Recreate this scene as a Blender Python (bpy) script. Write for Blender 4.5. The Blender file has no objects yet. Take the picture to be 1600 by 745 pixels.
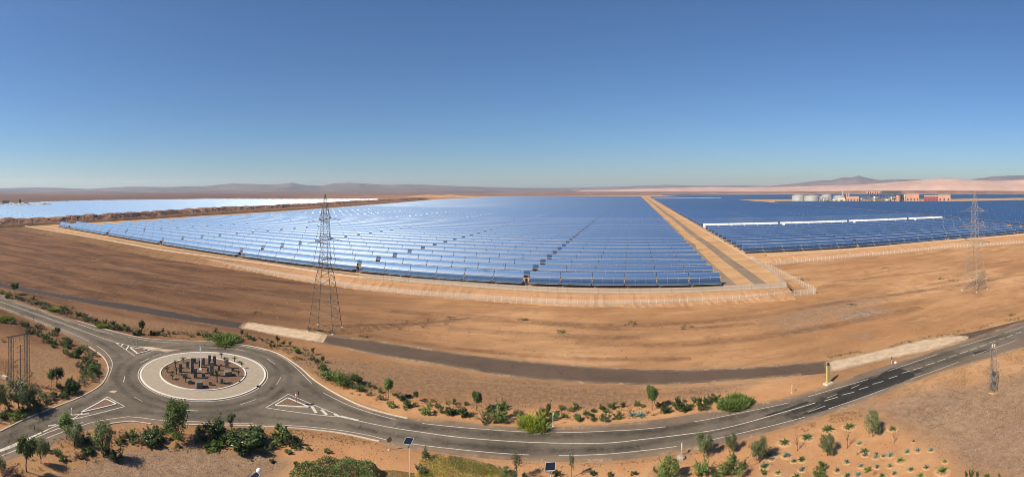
import bpy, math, random
import numpy as np
from mathutils import Vector, Matrix
from mathutils.geometry import tessellate_polygon

SC = bpy.context.scene
COL = SC.collection
rad = math.radians

# ------------------------------------------------------------------ camera
H, F, XC, YH = 45.0, 760.0, 800.0, 296.0      # eye height (m), picture scale of the sweep panorama
cam = bpy.data.cameras.new('camera')
cam.type = 'PANO'
cam.panorama_type = 'CENTRAL_CYLINDRICAL'
cam.central_cylindrical_radius = 1.0
cam.central_cylindrical_range_u_min = -800 / F
cam.central_cylindrical_range_u_max = 800 / F
cam.central_cylindrical_range_v_min = -(745 - YH) / F
cam.central_cylindrical_range_v_max = YH / F
cam.clip_start = 0.5
cam.clip_end = 300000
camo = bpy.data.objects.new('camera', cam)
COL.objects.link(camo)
camo.location = (0, 0, H)
camo.rotation_euler = (rad(90), 0, 0)
SC.camera = camo

# ------------------------------------------------------------------ sky, sun, exposure
SUN_EL, SUN_AZ = 40.4, 240.5                   # azimuth clockwise from +Y
W = bpy.data.worlds.new('World')
SC.world = W
W.use_nodes = True
wn = W.node_tree
bg = wn.nodes['Background']
sky = wn.nodes.new('ShaderNodeTexSky')
sky.sky_type = 'NISHITA'
sky.sun_disc = False
sky.sun_elevation = rad(SUN_EL)
sky.sun_rotation = rad(SUN_AZ)
sky.altitude = 1100
sky.air_density = 1.0
sky.dust_density = 1.0
sky.ozone_density = 10.0
wn.links.new(sky.outputs[0], bg.inputs[0])
bg.inputs[1].default_value = 0.071
sl = bpy.data.lights.new('sun', 'SUN')
sl.energy = 5.0
sl.angle = rad(0.53)
sl.color = (1.0, 0.89, 0.72)
suno = bpy.data.objects.new('sun', sl)
COL.objects.link(suno)
sdir = Vector((math.sin(rad(SUN_AZ)) * math.cos(rad(SUN_EL)), math.cos(rad(SUN_AZ)) * math.cos(rad(SUN_EL)), math.sin(rad(SUN_EL))))
suno.rotation_euler = sdir.to_track_quat('Z', 'Y').to_euler()
suno.location = sdir * 300
SC.view_settings.view_transform = 'Standard'
SC.view_settings.look = 'None'
SC.view_settings.exposure = 0.58
SC.view_settings.gamma = 1.0
SC.cycles.use_denoising = True
SC.cycles.use_adaptive_sampling = False
SC.cycles.filter_width = 1.0
SC.cycles.caustics_reflective = False
SC.cycles.caustics_refractive = False
SC.cycles.max_bounces = 6
SC.cycles.transparent_max_bounces = 24
SC.cycles.volume_bounces = 0

# ------------------------------------------------------------------ helpers
def G(x, y, z=0.0):
    """picture point of something standing at height z -> place in the world"""
    t = (x - XC) / F
    d = (H - z) * F / (y - YH)
    return Vector((d * math.sin(t), d * math.cos(t), z))

def GD(x, d, z=0.0):
    t = (x - XC) / F
    return Vector((d * math.sin(t), d * math.cos(t), z))

def mpp(y, z=0.0):                              # metres per picture pixel for a thing standing at row y
    return (H - z) / (y - YH)

ORD = lambda n: '%d%s' % (n, 'th' if 10 <= n % 100 <= 20 else {1: 'st', 2: 'nd', 3: 'rd'}.get(n % 10, 'th'))

def tag(o, label=None, cat=None, group=None, kind=None):
    if label: o['label'] = label
    if cat: o['category'] = cat
    if group: o['group'] = group
    if kind: o['kind'] = kind
    return o

def empty(name, loc=(0, 0, 0), rz=0.0, parent=None):
    o = bpy.data.objects.new(name, None)
    o.empty_display_size = 0.5
    COL.objects.link(o)
    o.location = loc
    o.rotation_euler = (0, 0, rz)
    if parent: o.parent = parent
    return o

def inst(name, me, parent=None, loc=(0, 0, 0), rot=(0, 0, 0), scale=(1, 1, 1)):
    o = bpy.data.objects.new(name, me)
    COL.objects.link(o)
    if parent: o.parent = parent
    o.location = loc
    o.rotation_euler = rot
    o.scale = scale
    return o

class MB:
    def __init__(self):
        self.v, self.f, self.m = [], [], []
    def add(self, vs, fs, mi=0):
        b = len(self.v)
        self.v += [tuple(p) for p in vs]
        self.f += [tuple(i + b for i in q) for q in fs]
        self.m += [mi] * len(fs)
    def box(self, c, s, rz=0.0, mi=0, taper=1.0):
        cx, cy, cz = c
        hx, hy, hz = s[0] / 2, s[1] / 2, s[2] / 2
        ca, sa = math.cos(rz), math.sin(rz)
        vs = []
        for dz in (-1, 1):
            k = taper if dz > 0 else 1
            for dx, dy in ((-1, -1), (1, -1), (1, 1), (-1, 1)):
                x, y = dx * hx * k, dy * hy * k
                vs.append((cx + x * ca - y * sa, cy + x * sa + y * ca, cz + dz * hz))
        self.add(vs, [(0, 3, 2, 1), (4, 5, 6, 7), (0, 1, 5, 4), (1, 2, 6, 5), (2, 3, 7, 6), (3, 0, 4, 7)], mi)
    def bar(self, a, b, w, mi=0, n=4):
        a, b = Vector(a), Vector(b)
        self.tube([a, b], [w / 2, w / 2], n, mi)
    def tube(self, pts, rs, n=6, mi=0, cap=True):
        pts = [Vector(p) for p in pts]
        rings = []
        for i, p in enumerate(pts):
            d = (pts[min(i + 1, len(pts) - 1)] - pts[max(i - 1, 0)]).normalized()
            a = Vector((0, 0, 1)) if abs(d.z) < 0.9 else Vector((1, 0, 0))
            s = d.cross(a).normalized()
            t = s.cross(d)
            rings.append([p + (s * math.cos(2 * math.pi * k / n) + t * math.sin(2 * math.pi * k / n)) * rs[i] for k in range(n)])
        vs = [q for r in rings for q in r]
        fs = []
        for i in range(len(pts) - 1):
            for k in range(n):
                k2 = (k + 1) % n
                fs.append((i * n + k, i * n + k2, (i + 1) * n + k2, (i + 1) * n + k))
        if cap:
            fs.append(tuple(reversed(range(n))))
            fs.append(tuple(range((len(pts) - 1) * n, len(pts) * n)))
        self.add(vs, fs, mi)
    def lathe(self, prof, n=24, mi=0, c=(0, 0, 0)):
        vs, fs = [], []
        for (r, z) in prof:
            for k in range(n):
                a = 2 * math.pi * k / n
                vs.append((c[0] + r * math.cos(a), c[1] + r * math.sin(a), c[2] + z))
        for i in range(len(prof) - 1):
            for k in range(n):
                k2 = (k + 1) % n
                fs.append((i * n + k, i * n + k2, (i + 1) * n + k2, (i + 1) * n + k))
        self.add(vs, fs, mi)
    def mesh(self, name, mats, smooth=False):
        me = bpy.data.meshes.new(name)
        me.from_pydata(self.v, [], self.f)
        for m in (mats if isinstance(mats, (list, tuple)) else [mats]):
            me.materials.append(m)
        if any(self.m): me.polygons.foreach_set('material_index', self.m)
        if smooth: me.polygons.foreach_set('use_smooth', [True] * len(me.polygons))
        me.update()
        return me
    def build(self, name, mats, parent=None, loc=(0, 0, 0), rz=0.0, smooth=False):
        return inst(name, self.mesh(name, mats, smooth), parent, loc, (0, 0, rz))

def smooth_line(pts, step=2.0):
    """Catmull-Rom through 2-D/3-D points, roughly one point every `step` metres"""
    P = [Vector((p[0], p[1], p[2] if len(p) > 2 else 0)) for p in pts]
    P = [P[0] * 2 - P[1]] + P + [P[-1] * 2 - P[-2]]
    out = []
    for i in range(1, len(P) - 2):
        a, b, c, d = P[i - 1], P[i], P[i + 1], P[i + 2]
        n = max(1, int((c - b).length / step))
        for k in range(n):
            t = k / n
            out.append(0.5 * ((2 * b) + (c - a) * t + (2 * a - 5 * b + 4 * c - d) * t * t + (3 * b - a - 3 * c + d) * t ** 3))
    out.append(P[-2])
    return out

def ribbon_mb(line, w, z, off=0.0, mb=None, mi=0):
    mb = mb or MB()
    n = len(line)
    L, R = [], []
    for i, p in enumerate(line):
        d = line[min(i + 1, n - 1)] - line[max(i - 1, 0)]
        d = Vector((d.x, d.y, 0)).normalized()
        s = Vector((-d.y, d.x, 0))
        L.append((p.x + s.x * (off + w / 2), p.y + s.y * (off + w / 2), z))
        R.append((p.x + s.x * (off - w / 2), p.y + s.y * (off - w / 2), z))
    vs = R + L
    mb.add(vs, [(i, i + 1, n + i + 1, n + i) for i in range(n - 1)], mi)
    return mb

def kerb_mb(line, w=0.28, h=0.13, mb=None, z0=0.0):
    """a real raised kerb: two chamfered sides and a top"""
    mb = mb or MB()
    n = len(line)
    rows = []
    prof = ((-w / 2, 0), (-w / 2 + .02, h), (w / 2 - .02, h), (w / 2, 0))
    for i, p in enumerate(line):
        d = line[min(i + 1, n - 1)] - line[max(i - 1, 0)]
        d = Vector((d.x, d.y, 0)).normalized()
        s = Vector((-d.y, d.x, 0))
        rows.append([(p.x + s.x * o, p.y + s.y * o, z0 + z) for o, z in prof])
    vs = [q for r in rows for q in r]
    fs = []
    for i in range(n - 1):
        for k in range(3):
            fs.append((i * 4 + k, (i + 1) * 4 + k, (i + 1) * 4 + k + 1, i * 4 + k + 1))
    fs += [(0, 1, 2, 3), tuple(reversed(range((n - 1) * 4, n * 4)))]
    mb.add(vs, fs)
    return mb

def poly_mb(pts, z, mb=None):
    mb = mb or MB()
    P = [Vector((p[0], p[1], 0)) for p in pts]
    tris = tessellate_polygon([P])
    fs = []
    for t in tris:
        a, b, c = (P[i] for i in t)
        fs.append(t if (b - a).cross(c - a).z > 0 else (t[0], t[2], t[1]))
    mb.add([(p.x, p.y, z) for p in P], fs)
    return mb

def px(pts, z=0.0):
    return [G(x, y, z) for x, y in pts]

def extend(line, d0=0.0, d1=0.0):
    out = list(line)
    if d0: out = [line[0] + (line[0] - line[1]).normalized() * d0] + out
    if d1: out = out + [line[-1] + (line[-1] - line[-2]).normalized() * d1]
    return out

# ------------------------------------------------------------------ materials
def new_mat(name):
    m = bpy.data.materials.new(name)
    m.use_nodes = True
    nt = m.node_tree
    return m, nt, nt.nodes['Principled BSDF']

def nd(nt, typ, **kw):
    n = nt.nodes.new(typ)
    for k, v in kw.items():
        if k in n.inputs: n.inputs[k].default_value = v
        else: setattr(n, k, v)
    return n

def ramp(nt, src, stops):
    r = nt.nodes.new('ShaderNodeValToRGB')
    e = r.color_ramp.elements
    while len(e) < len(stops): e.new(0.5)
    for i, (p, c) in enumerate(stops):
        e[i].position = p
        e[i].color = (c[0], c[1], c[2], 1) if isinstance(c, (tuple, list)) else (c, c, c, 1)
    nt.links.new(src, r.inputs[0])
    return r.outputs[0]

def mixc(nt, fac, a, b, blend='MIX'):
    m = nt.nodes.new('ShaderNodeMix')
    m.data_type = 'RGBA'
    m.blend_type = blend
    for sock, v in ((0, fac), (6, a), (7, b)):
        if hasattr(v, 'is_linked'): nt.links.new(v, m.inputs[sock])
        elif isinstance(v, (tuple, list)): m.inputs[sock].default_value = (v[0], v[1], v[2], 1)
        else: m.inputs[sock].default_value = v
    return m.outputs[2]

def noise(nt, scale, detail=4, rough=.6, vec=None, dist=0.0):
    n = nt.nodes.new('ShaderNodeTexNoise')
    n.inputs['Scale'].default_value = scale
    n.inputs['Detail'].default_value = detail
    n.inputs['Roughness'].default_value = rough
    n.inputs['Distortion'].default_value = dist
    if vec is not None: nt.links.new(vec, n.inputs['Vector'])
    return n.outputs[0]

def coords(nt, scale=(1, 1, 1), rz=0.0, kind='Object'):
    tc = nt.nodes.new('ShaderNodeTexCoord')
    mp = nt.nodes.new('ShaderNodeMapping')
    mp.inputs['Scale'].default_value = scale
    mp.inputs['Rotation'].default_value = (0, 0, rz)
    nt.links.new(tc.outputs[kind], mp.inputs[0])
    return mp.outputs[0]

def bump(nt, b, h, strength=.5, dist=.1):
    n = nt.nodes.new('ShaderNodeBump')
    n.inputs['Strength'].default_value = strength
    n.inputs['Distance'].default_value = dist
    nt.links.new(h, n.inputs['Height'])
    nt.links.new(n.outputs[0], b.inputs['Normal'])

def plain(name, col, rough=.6, metal=0.0, var=.25, scale=3.0, kind='Object', bmp=0.0):
    """one colour with uneven weathering on it"""
    m, nt, b = new_mat(name)
    v = coords(nt, kind=kind)
    n = noise(nt, scale, 5, .65, v)
    lo = tuple(c * (1 - var) for c in col)
    hi = tuple(min(1, c * (1 + var)) for c in col)
    c = ramp(nt, n, [(.3, lo), (.7, hi)])
    nt.links.new(c, b.inputs['Base Color'])
    b.inputs['Roughness'].default_value = rough
    b.inputs['Metallic'].default_value = metal
    if bmp: bump(nt, b, n, bmp, .05)
    return m

def soil_mat(name, a, b_, c_, streak_rz=0.0, attr=False, gravel=0.0, gcol=(.14, .085, .06), xmix=None):
    """desert soil: broad patches, drifted streaks, grit and small stones"""
    m, nt, b = new_mat(name)
    v = coords(nt)
    vs = coords(nt, (.022, .085, 1), streak_rz)
    broad = noise(nt, .011, 5, .6, v)
    mid = noise(nt, .12, 6, .7, v, .6)
    streak = noise(nt, 1.0, 6, .65, vs, .5)
    grit = noise(nt, 2.3, 6, .8, v)
    col = ramp(nt, broad, [(.36, a), (.5, b_), (.64, c_)])
    col = mixc(nt, ramp(nt, streak, [(.46, 0.0), (.64, .55)]), col, tuple(x * .50 for x in b_))
    col = mixc(nt, ramp(nt, streak, [(.30, .45), (.42, 0.0)]), col, tuple(min(1, x * 1.22) for x in c_))
    col = mixc(nt, ramp(nt, mid, [(.5, 0.0), (.68, .5)]), col, tuple(x * .62 for x in a))
    col = mixc(nt, ramp(nt, grit, [(.42, .30), (.5, 0.0), (.62, 0.0), (.72, .35)]), col, tuple(x * .5 for x in a))
    # stones
    vo = nt.nodes.new('ShaderNodeTexVoronoi')
    vo.inputs['Scale'].default_value = 1.15
    nt.links.new(v, vo.inputs['Vector'])
    sep = nt.nodes.new('ShaderNodeSeparateColor')
    nt.links.new(vo.outputs['Color'], sep.inputs[0])
    stone = ramp(nt, vo.outputs['Distance'], [(.16, 1.0), (.30, 0.0)])
    pick = ramp(nt, sep.outputs[0], [(.55, 0.0), (.75, 1.0)])
    mm = nt.nodes.new('ShaderNodeMath'); mm.operation = 'MULTIPLY'
    nt.links.new(stone, mm.inputs[0]); nt.links.new(pick, mm.inputs[1])
    stonecol = mixc(nt, sep.outputs[1], (.10, .062, .045), (.40, .28, .19))
    if attr:
        at = nt.nodes.new('ShaderNodeAttribute'); at.attribute_name = 'zone'
        sz = nt.nodes.new('ShaderNodeSeparateColor')
        nt.links.new(at.outputs['Color'], sz.inputs[0])
        # R gravelly ground, G clean orange sand, B dark brown stony desert plus painted-in left side darkening
        grav = mixc(nt, ramp(nt, noise(nt, .9, 7, .85, v), [(.32, 0.0), (.62, 1.0)]), (.115, .064, .038), (.36, .215, .115))
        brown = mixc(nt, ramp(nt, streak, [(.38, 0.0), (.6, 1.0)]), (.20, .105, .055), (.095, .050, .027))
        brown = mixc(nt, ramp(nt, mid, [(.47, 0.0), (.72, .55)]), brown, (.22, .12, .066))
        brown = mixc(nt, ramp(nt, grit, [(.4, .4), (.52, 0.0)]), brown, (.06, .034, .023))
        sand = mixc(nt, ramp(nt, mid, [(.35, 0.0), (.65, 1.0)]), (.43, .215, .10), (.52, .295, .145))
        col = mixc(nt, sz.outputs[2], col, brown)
        col = mixc(nt, sz.outputs[1], col, sand)
        grav2 = mixc(nt, ramp(nt, noise(nt, .5, 8, .85, v, .5), [(.34, 0.0), (.6, 1.0)]), (.15, .10, .072), (.40, .285, .195))
        grav = mixc(nt, at.outputs['Alpha'], grav, grav2)
        grav = mixc(nt, ramp(nt, noise(nt, 4.5, 3, .8, v), [(.40, .55), (.5, 0.0)]), grav, (.05, .034, .026))
        col = mixc(nt, sz.outputs[0], col, grav)
        # tone patches with a shape of their own: dark crusts and pale pans
        cr = noise(nt, .045, 5, .6, v, 1.2)
        col = mixc(nt, ramp(nt, cr, [(.60, 0.0), (.70, .45)]), col, (.19, .115, .085))
        st2 = nt.nodes.new('ShaderNodeMath'); st2.operation = 'MULTIPLY'
        nt.links.new(mm.outputs[0], st2.inputs[0])
        add = nt.nodes.new('ShaderNodeMath'); add.operation = 'MULTIPLY_ADD'; add.use_clamp = True
        nt.links.new(sz.outputs[0], add.inputs[0]); add.inputs[1].default_value = .8; add.inputs[2].default_value = .12
        nt.links.new(add.outputs[0], st2.inputs[1])
        col = mixc(nt, st2.outputs[0], col, stonecol)
    else:
        col = mixc(nt, gravel, col, mixc(nt, ramp(nt, noise(nt, .9, 7, .85, v), [(.35, 0.0), (.6, 1.0)]), gcol, tuple(x * 2.1 for x in gcol)))
        mg = nt.nodes.new('ShaderNodeMath'); mg.operation = 'MULTIPLY'
        nt.links.new(mm.outputs[0], mg.inputs[0]); mg.inputs[1].default_value = .25 + .7 * gravel
        col = mixc(nt, mg.outputs[0], col, stonecol)
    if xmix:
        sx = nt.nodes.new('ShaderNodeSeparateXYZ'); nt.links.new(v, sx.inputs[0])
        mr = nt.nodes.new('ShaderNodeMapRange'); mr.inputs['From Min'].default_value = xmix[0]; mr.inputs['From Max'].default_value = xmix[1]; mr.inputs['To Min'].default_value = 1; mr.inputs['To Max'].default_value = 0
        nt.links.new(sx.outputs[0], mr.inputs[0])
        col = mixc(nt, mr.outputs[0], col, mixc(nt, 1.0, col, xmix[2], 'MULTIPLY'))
    nt.links.new(col, b.inputs['Base Color'])
    b.inputs['Roughness'].default_value = 1.0
    b.inputs['Specular IOR Level'].default_value = 0.1
    hh = nt.nodes.new('ShaderNodeMath'); hh.operation = 'ADD'
    nt.links.new(grit, hh.inputs[0]); nt.links.new(mid, hh.inputs[1])
    bump(nt, b, hh.outputs[0], .7, .35)
    return m

def asphalt_mat(name, col, patch=.35, purple=0.0):
    m, nt, b = new_mat(name)
    v = coords(nt)
    n1 = noise(nt, .07, 5, .6, v, .8)
    n2 = noise(nt, .9, 5, .7, v)
    n3 = noise(nt, 14, 3, .8, v)
    lo = tuple(c * (1 - patch) for c in col); hi = tuple(c * (1 + patch) for c in col)
    c = ramp(nt, n1, [(.35, lo), (.65, hi)])
    c = mixc(nt, ramp(nt, n2, [(.45, 0.0), (.75, .35)]), c, tuple(x * 1.5 for x in col))
    c = mixc(nt, ramp(nt, n2, [(.25, .5), (.4, 0.0)]), c, tuple(x * .6 for x in col))
    c = mixc(nt, ramp(nt, n3, [(.4, .25), (.6, 0.0)]), c, tuple(x * .5 for x in col))
    # thin wandering cracks
    vo = nt.nodes.new('ShaderNodeTexVoronoi'); vo.feature = 'DISTANCE_TO_EDGE'
    vo.inputs['Scale'].default_value = .11
    dv = nt.nodes.new('ShaderNodeVectorMath'); dv.operation = 'ADD'
    nn = nt.nodes.new('ShaderNodeTexNoise'); nn.inputs['Scale'].default_value = .3
    nt.links.new(v, nn.inputs[0])
    sc = nt.nodes.new('ShaderNodeVectorMath'); sc.operation = 'SCALE'; sc.inputs['Scale'].default_value = 5
    nt.links.new(nn.outputs['Color'], sc.inputs[0])
    nt.links.new(v, dv.inputs[0]); nt.links.new(sc.outputs[0], dv.inputs[1]); nt.links.new(dv.outputs[0], vo.inputs['Vector'])
    c = mixc(nt, ramp(nt, vo.outputs['Distance'], [(.004, .5), (.010, 0.0)]), c, tuple(x * .45 for x in col))
    nt.links.new(c, b.inputs['Base Color'])
    b.inputs['Roughness'].default_value = .9
    b.inputs['Specular IOR Level'].default_value = .15
    bump(nt, b, n3, .3, .02)
    return m

def leaf_mat(name, a, b_, trans=.35):
    m, nt, b = new_mat(name)
    oi = nt.nodes.new('ShaderNodeObjectInfo')
    ge = nt.nodes.new('ShaderNodeNewGeometry')
    c = mixc(nt, ge.outputs['Random Per Island'], a, b_)
    hs = nt.nodes.new('ShaderNodeHueSaturation')
    mr = nt.nodes.new('ShaderNodeMapRange')
    mr.inputs['To Min'].default_value = .7; mr.inputs['To Max'].default_value = 1.3
    nt.links.new(oi.outputs['Random'], mr.inputs[0]); nt.links.new(mr.outputs[0], hs.inputs['Value'])
    nt.links.new(c, hs.inputs['Color'])
    nt.links.new(hs.outputs[0], b.inputs['Base Color'])
    b.inputs['Roughness'].default_value = .55
    b.inputs['Specular IOR Level'].default_value = .25
    t = nt.nodes.new('ShaderNodeBsdfTranslucent')
    nt.links.new(hs.outputs[0], t.inputs[0])
    mx = nt.nodes.new('ShaderNodeMixShader'); mx.inputs[0].default_value = trans
    out = nt.nodes['Material Output']
    nt.links.new(b.outputs[0], mx.inputs[1]); nt.links.new(t.outputs[0], mx.inputs[2]); nt.links.new(mx.outputs[0], out.inputs[0])
    return m

M = {}
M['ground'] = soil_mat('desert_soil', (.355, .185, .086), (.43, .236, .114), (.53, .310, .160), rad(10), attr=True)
M['terrace'] = soil_mat('graded_sand', (.42, .245, .12), (.50, .30, .15), (.55, .34, .175), rad(-13))
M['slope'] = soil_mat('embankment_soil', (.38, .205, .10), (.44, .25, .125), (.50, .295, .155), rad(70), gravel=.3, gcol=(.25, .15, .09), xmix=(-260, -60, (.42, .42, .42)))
M['brown_slope'] = soil_mat('brown_embankment', (.15, .08, .042), (.20, .11, .06), (.27, .155, .085), rad(60), gravel=.3, gcol=(.10, .055, .032))
M['track'] = asphalt_mat('worn_track', (.235, .175, .125), .2)
M['pale_track'] = plain('pale_concrete_edge', (.50, .38, .26), .9, 0, .18, .6)
M['service'] = asphalt_mat('old_service_asphalt', (.105, .073, .053), .12)
M['service_angle_dark'] = asphalt_mat('angle_darkened_asphalt', (.062, .046, .040), .12)  # same old asphalt, its darkening at grazing view put into the colour
M['pale_slab'] = plain('dusty_concrete', (.46, .345, .23), .9, 0, .24, .5)
M['asphalt'] = asphalt_mat('grey_asphalt', (.135, .112, .086), .3)
M['shoulder'] = asphalt_mat('shoulder_asphalt', (.165, .125, .092), .2)
M['tar'] = asphalt_mat('fresh_tar', (.034, .032, .029), .35)
M['paint'] = plain('road_paint', (.52, .475, .405), .75, 0, .3, 1.6)
M['kerb'] = plain('kerb_concrete', (.50, .42, .33), .85, 0, .2, 1.5)
M['white_kerb'] = plain('white_kerb', (.62, .585, .525), .75, 0, .12, 1.5)
M['apron'] = plain('apron_paving', (.31, .255, .19), .85, 0, .14, .8)
M['bed'] = soil_mat('island_bed', (.155, .095, .062), (.185, .115, .075), (.21, .135, .09), 0, gravel=.3)
M['basalt'] = plain('stone_block', (.15, .132, .105), .85, 0, .5, 2.2, bmp=.8)
M['steel'] = plain('galvanised_steel', (.17, .16, .14), .55, .1, .2, 2)
M['dark_steel'] = plain('weathered_steel', (.155, .125, .10), .6, .1, .25, 2)
M['pale_steel'] = plain('pale_steel', (.55, .56, .54), .5, .3, .12, 2)
M['mid_steel'] = plain('dull_zinc', (.23, .205, .175), .6, .1, .2, 2)
M['fence_white'] = plain('faded_fence_paint', (.60, .55, .48), .7, 0, .15, 2)
M['white'] = plain('white_paint', (.78, .77, .74), .5, 0, .05, 2)
M['dark'] = plain('dark_metal', (.03, .03, .032), .5, 0, .2, 3)
M['red'] = plain('sign_red', (.45, .03, .025), .45, 0, .1, 3)
M['blue'] = plain('sign_blue', (.03, .10, .30), .45, 0, .1, 3)
M['grey_sign'] = plain('sign_back', (.22, .22, .22), .5, .4, .15, 3)
M['yellow'] = plain('dull_yellow_paint', (.42, .34, .14), .6, 0, .15, 2)
M['orange_bld'] = plain('salmon_cladding', (.40, .22, .165), .7, 0, .12, .05)
M['red_bld'] = plain('dark_red_cladding', (.22, .05, .045), .7, 0, .12, .05)
M['tank'] = plain('tank_cladding', (.42, .44, .44), .45, .3, .08, .08)
M['plant_grey'] = plain('plant_steelwork', (.20, .21, .195), .6, .3, .3, .1)
M['plant_dark'] = plain('plant_dark_grey', (.06, .065, .07), .7, .2, .3, .1)  # near black tone of windows, sheds, deck and drives
M['concrete'] = plain('concrete', (.48, .42, .34), .9, 0, .15, 2)
M['bark'] = plain('bark', (.10, .07, .048), .9, 0, .35, 9)
M['insul'] = plain('insulator', (.14, .12, .10), .4, 0, .2, 3)
M['leaf_mid'] = leaf_mat('leaf_mid', (.085, .135, .032), (.185, .245, .075))
M['leaf_dark'] = leaf_mat('leaf_dark', (.045, .072, .020), (.110, .150, .048))
M['leaf_olive'] = leaf_mat('leaf_olive', (.095, .125, .050), (.190, .220, .100))
M['leaf_yellow'] = leaf_mat('leaf_yellow', (.16, .19, .02), (.38, .40, .05), .45)
M['leaf_green'] = leaf_mat('leaf_green', (.085, .13, .025), (.19, .24, .06), .45)
M['leaf_red'] = leaf_mat('leaf_red', (.085, .045, .03), (.15, .075, .05))
M['leaf_dry'] = leaf_mat('leaf_dry', (.20, .14, .07), (.34, .25, .13))
M['agave'] = leaf_mat('agave_blade', (.10, .16, .13), (.19, .26, .21), .1)
M['flower'] = plain('white_flower', (.75, .72, .70), .6, 0, .1, 4)
M['panel'] = plain('photovoltaic_glass', (.010, .014, .028), .45, .0, .2, 2)
M['panel'].node_tree.nodes['Principled BSDF'].inputs['Specular IOR Level'].default_value = .03

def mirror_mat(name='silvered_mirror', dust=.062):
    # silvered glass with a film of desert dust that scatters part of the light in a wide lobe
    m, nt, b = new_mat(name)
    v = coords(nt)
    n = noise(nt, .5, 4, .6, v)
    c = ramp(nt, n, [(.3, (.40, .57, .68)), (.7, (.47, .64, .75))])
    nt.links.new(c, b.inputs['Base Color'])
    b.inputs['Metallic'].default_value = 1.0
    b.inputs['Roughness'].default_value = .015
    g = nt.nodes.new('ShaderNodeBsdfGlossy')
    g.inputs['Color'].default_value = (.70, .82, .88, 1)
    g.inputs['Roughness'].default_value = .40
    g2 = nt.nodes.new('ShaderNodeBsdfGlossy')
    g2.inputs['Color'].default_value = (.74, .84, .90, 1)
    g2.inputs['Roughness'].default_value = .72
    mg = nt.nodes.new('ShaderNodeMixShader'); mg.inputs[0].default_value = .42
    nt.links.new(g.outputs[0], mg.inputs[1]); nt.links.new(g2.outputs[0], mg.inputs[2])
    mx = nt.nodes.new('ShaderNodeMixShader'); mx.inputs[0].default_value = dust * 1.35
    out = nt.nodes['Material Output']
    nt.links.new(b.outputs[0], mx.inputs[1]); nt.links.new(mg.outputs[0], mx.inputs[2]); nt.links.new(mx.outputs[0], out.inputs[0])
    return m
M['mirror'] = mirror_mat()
M['sky_sheen_mirror'] = mirror_mat('sky_sheen_mirror', .16)  # stronger wide lobe stands in for the bright sky reflected there
M['mirror_back'] = plain('mirror_back', (.66, .66, .65), .6, 0, .08, .5)
M['tube'] = plain('receiver_glass', (.62, .62, .60), .25, .3, .08, 1)

def mesh_fence_mat():
    m, nt, b = new_mat('wire_mesh')
    v = coords(nt, (1, 1, 1), 0)
    ck = nt.nodes.new('ShaderNodeTexChecker'); ck.inputs['Scale'].default_value = 16
    nt.links.new(v, ck.inputs[0])
    b.inputs['Base Color'].default_value = (.62, .56, .48, 1)
    b.inputs['Metallic'].default_value = .2
    t = nt.nodes.new('ShaderNodeBsdfTransparent')
    mx = nt.nodes.new('ShaderNodeMixShader')
    f = ramp(nt, ck.outputs['Fac'], [(0, .26), (1, .48)])
    nt.links.new(f, mx.inputs[0])
    out = nt.nodes['Material Output']
    nt.links.new(t.outputs[0], mx.inputs[1]); nt.links.new(b.outputs[0], mx.inputs[2]); nt.links.new(mx.outputs[0], out.inputs[0])
    return m
M['mesh'] = mesh_fence_mat()

def hill_mat(name, a, b_, sc):
    m, nt, b = new_mat(name)
    v = coords(nt)
    n = noise(nt, sc, 7, .65, v, .4)
    c = ramp(nt, n, [(.35, a), (.65, b_)])
    nt.links.new(c, b.inputs['Base Color'])
    b.inputs['Roughness'].default_value = 1.0
    b.inputs['Specular IOR Level'].default_value = 0
    bump(nt, b, n, .8, 60)
    return m
M['hill_dark'] = hill_mat('far_rock', (.11, .085, .072), (.20, .155, .13), .0012)
M['hill_pink'] = hill_mat('far_pink_rock', (.36, .25, .205), (.50, .36, .30), .0012)
M['hill_brown'] = hill_mat('near_mesa', (.17, .095, .062), (.30, .18, .12), .006)

# ================================================================== SETTING
def seg_dist(P, poly):
    """signed distance (inside positive) of points P (n,2) to polygon"""
    poly = np.array([(p[0], p[1]) for p in poly])
    n = len(poly)
    d = np.full(len(P), 1e9)
    ins = np.zeros(len(P), bool)
    for i in range(n):
        a, b = poly[i], poly[(i + 1) % n]
        ab = b - a
        t = np.clip(((P - a) @ ab) / max(ab @ ab, 1e-9), 0, 1)
        d = np.minimum(d, np.hypot(*(P - a - t[:, None] * ab).T))
        c = ((a[1] > P[:, 1]) != (b[1] > P[:, 1]))
        with np.errstate(divide='ignore', invalid='ignore'):
            xi = (b[0] - a[0]) * (P[:, 1] - a[1]) / (b[1] - a[1] + 1e-12) + a[0]
        ins ^= c & (P[:, 0] < xi)
    return np.where(ins, d, -d)

def vnoise(P, s, seed):
    """cheap value noise at points"""
    q = P * s
    i = np.floor(q).astype(np.int64)
    f = q - i
    f = f * f * (3 - 2 * f)
    def h(ix, iy):
        n = (ix * 374761393 + iy * 668265263 + seed * 1442695041) & 0x7fffffff
        n = ((n ^ (n >> 13)) * 1274126177) & 0x7fffffff
        return (n ^ (n >> 16)) % 65536 / 65535.0
    a, b = h(i[:, 0], i[:, 1]), h(i[:, 0] + 1, i[:, 1])
    c, d = h(i[:, 0], i[:, 1] + 1), h(i[:, 0] + 1, i[:, 1] + 1)
    return (a * (1 - f[:, 0]) + b * f[:, 0]) * (1 - f[:, 1]) + (c * (1 - f[:, 0]) + d * f[:, 0]) * f[:, 1]

def fbm(P, s, seed, o=4):
    r, a, t = 0, 1.0, 0
    for k in range(o):
        r = r + a * vnoise(P, s * 2 ** k, seed + k); t += a; a *= .55
    return r / t

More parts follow.
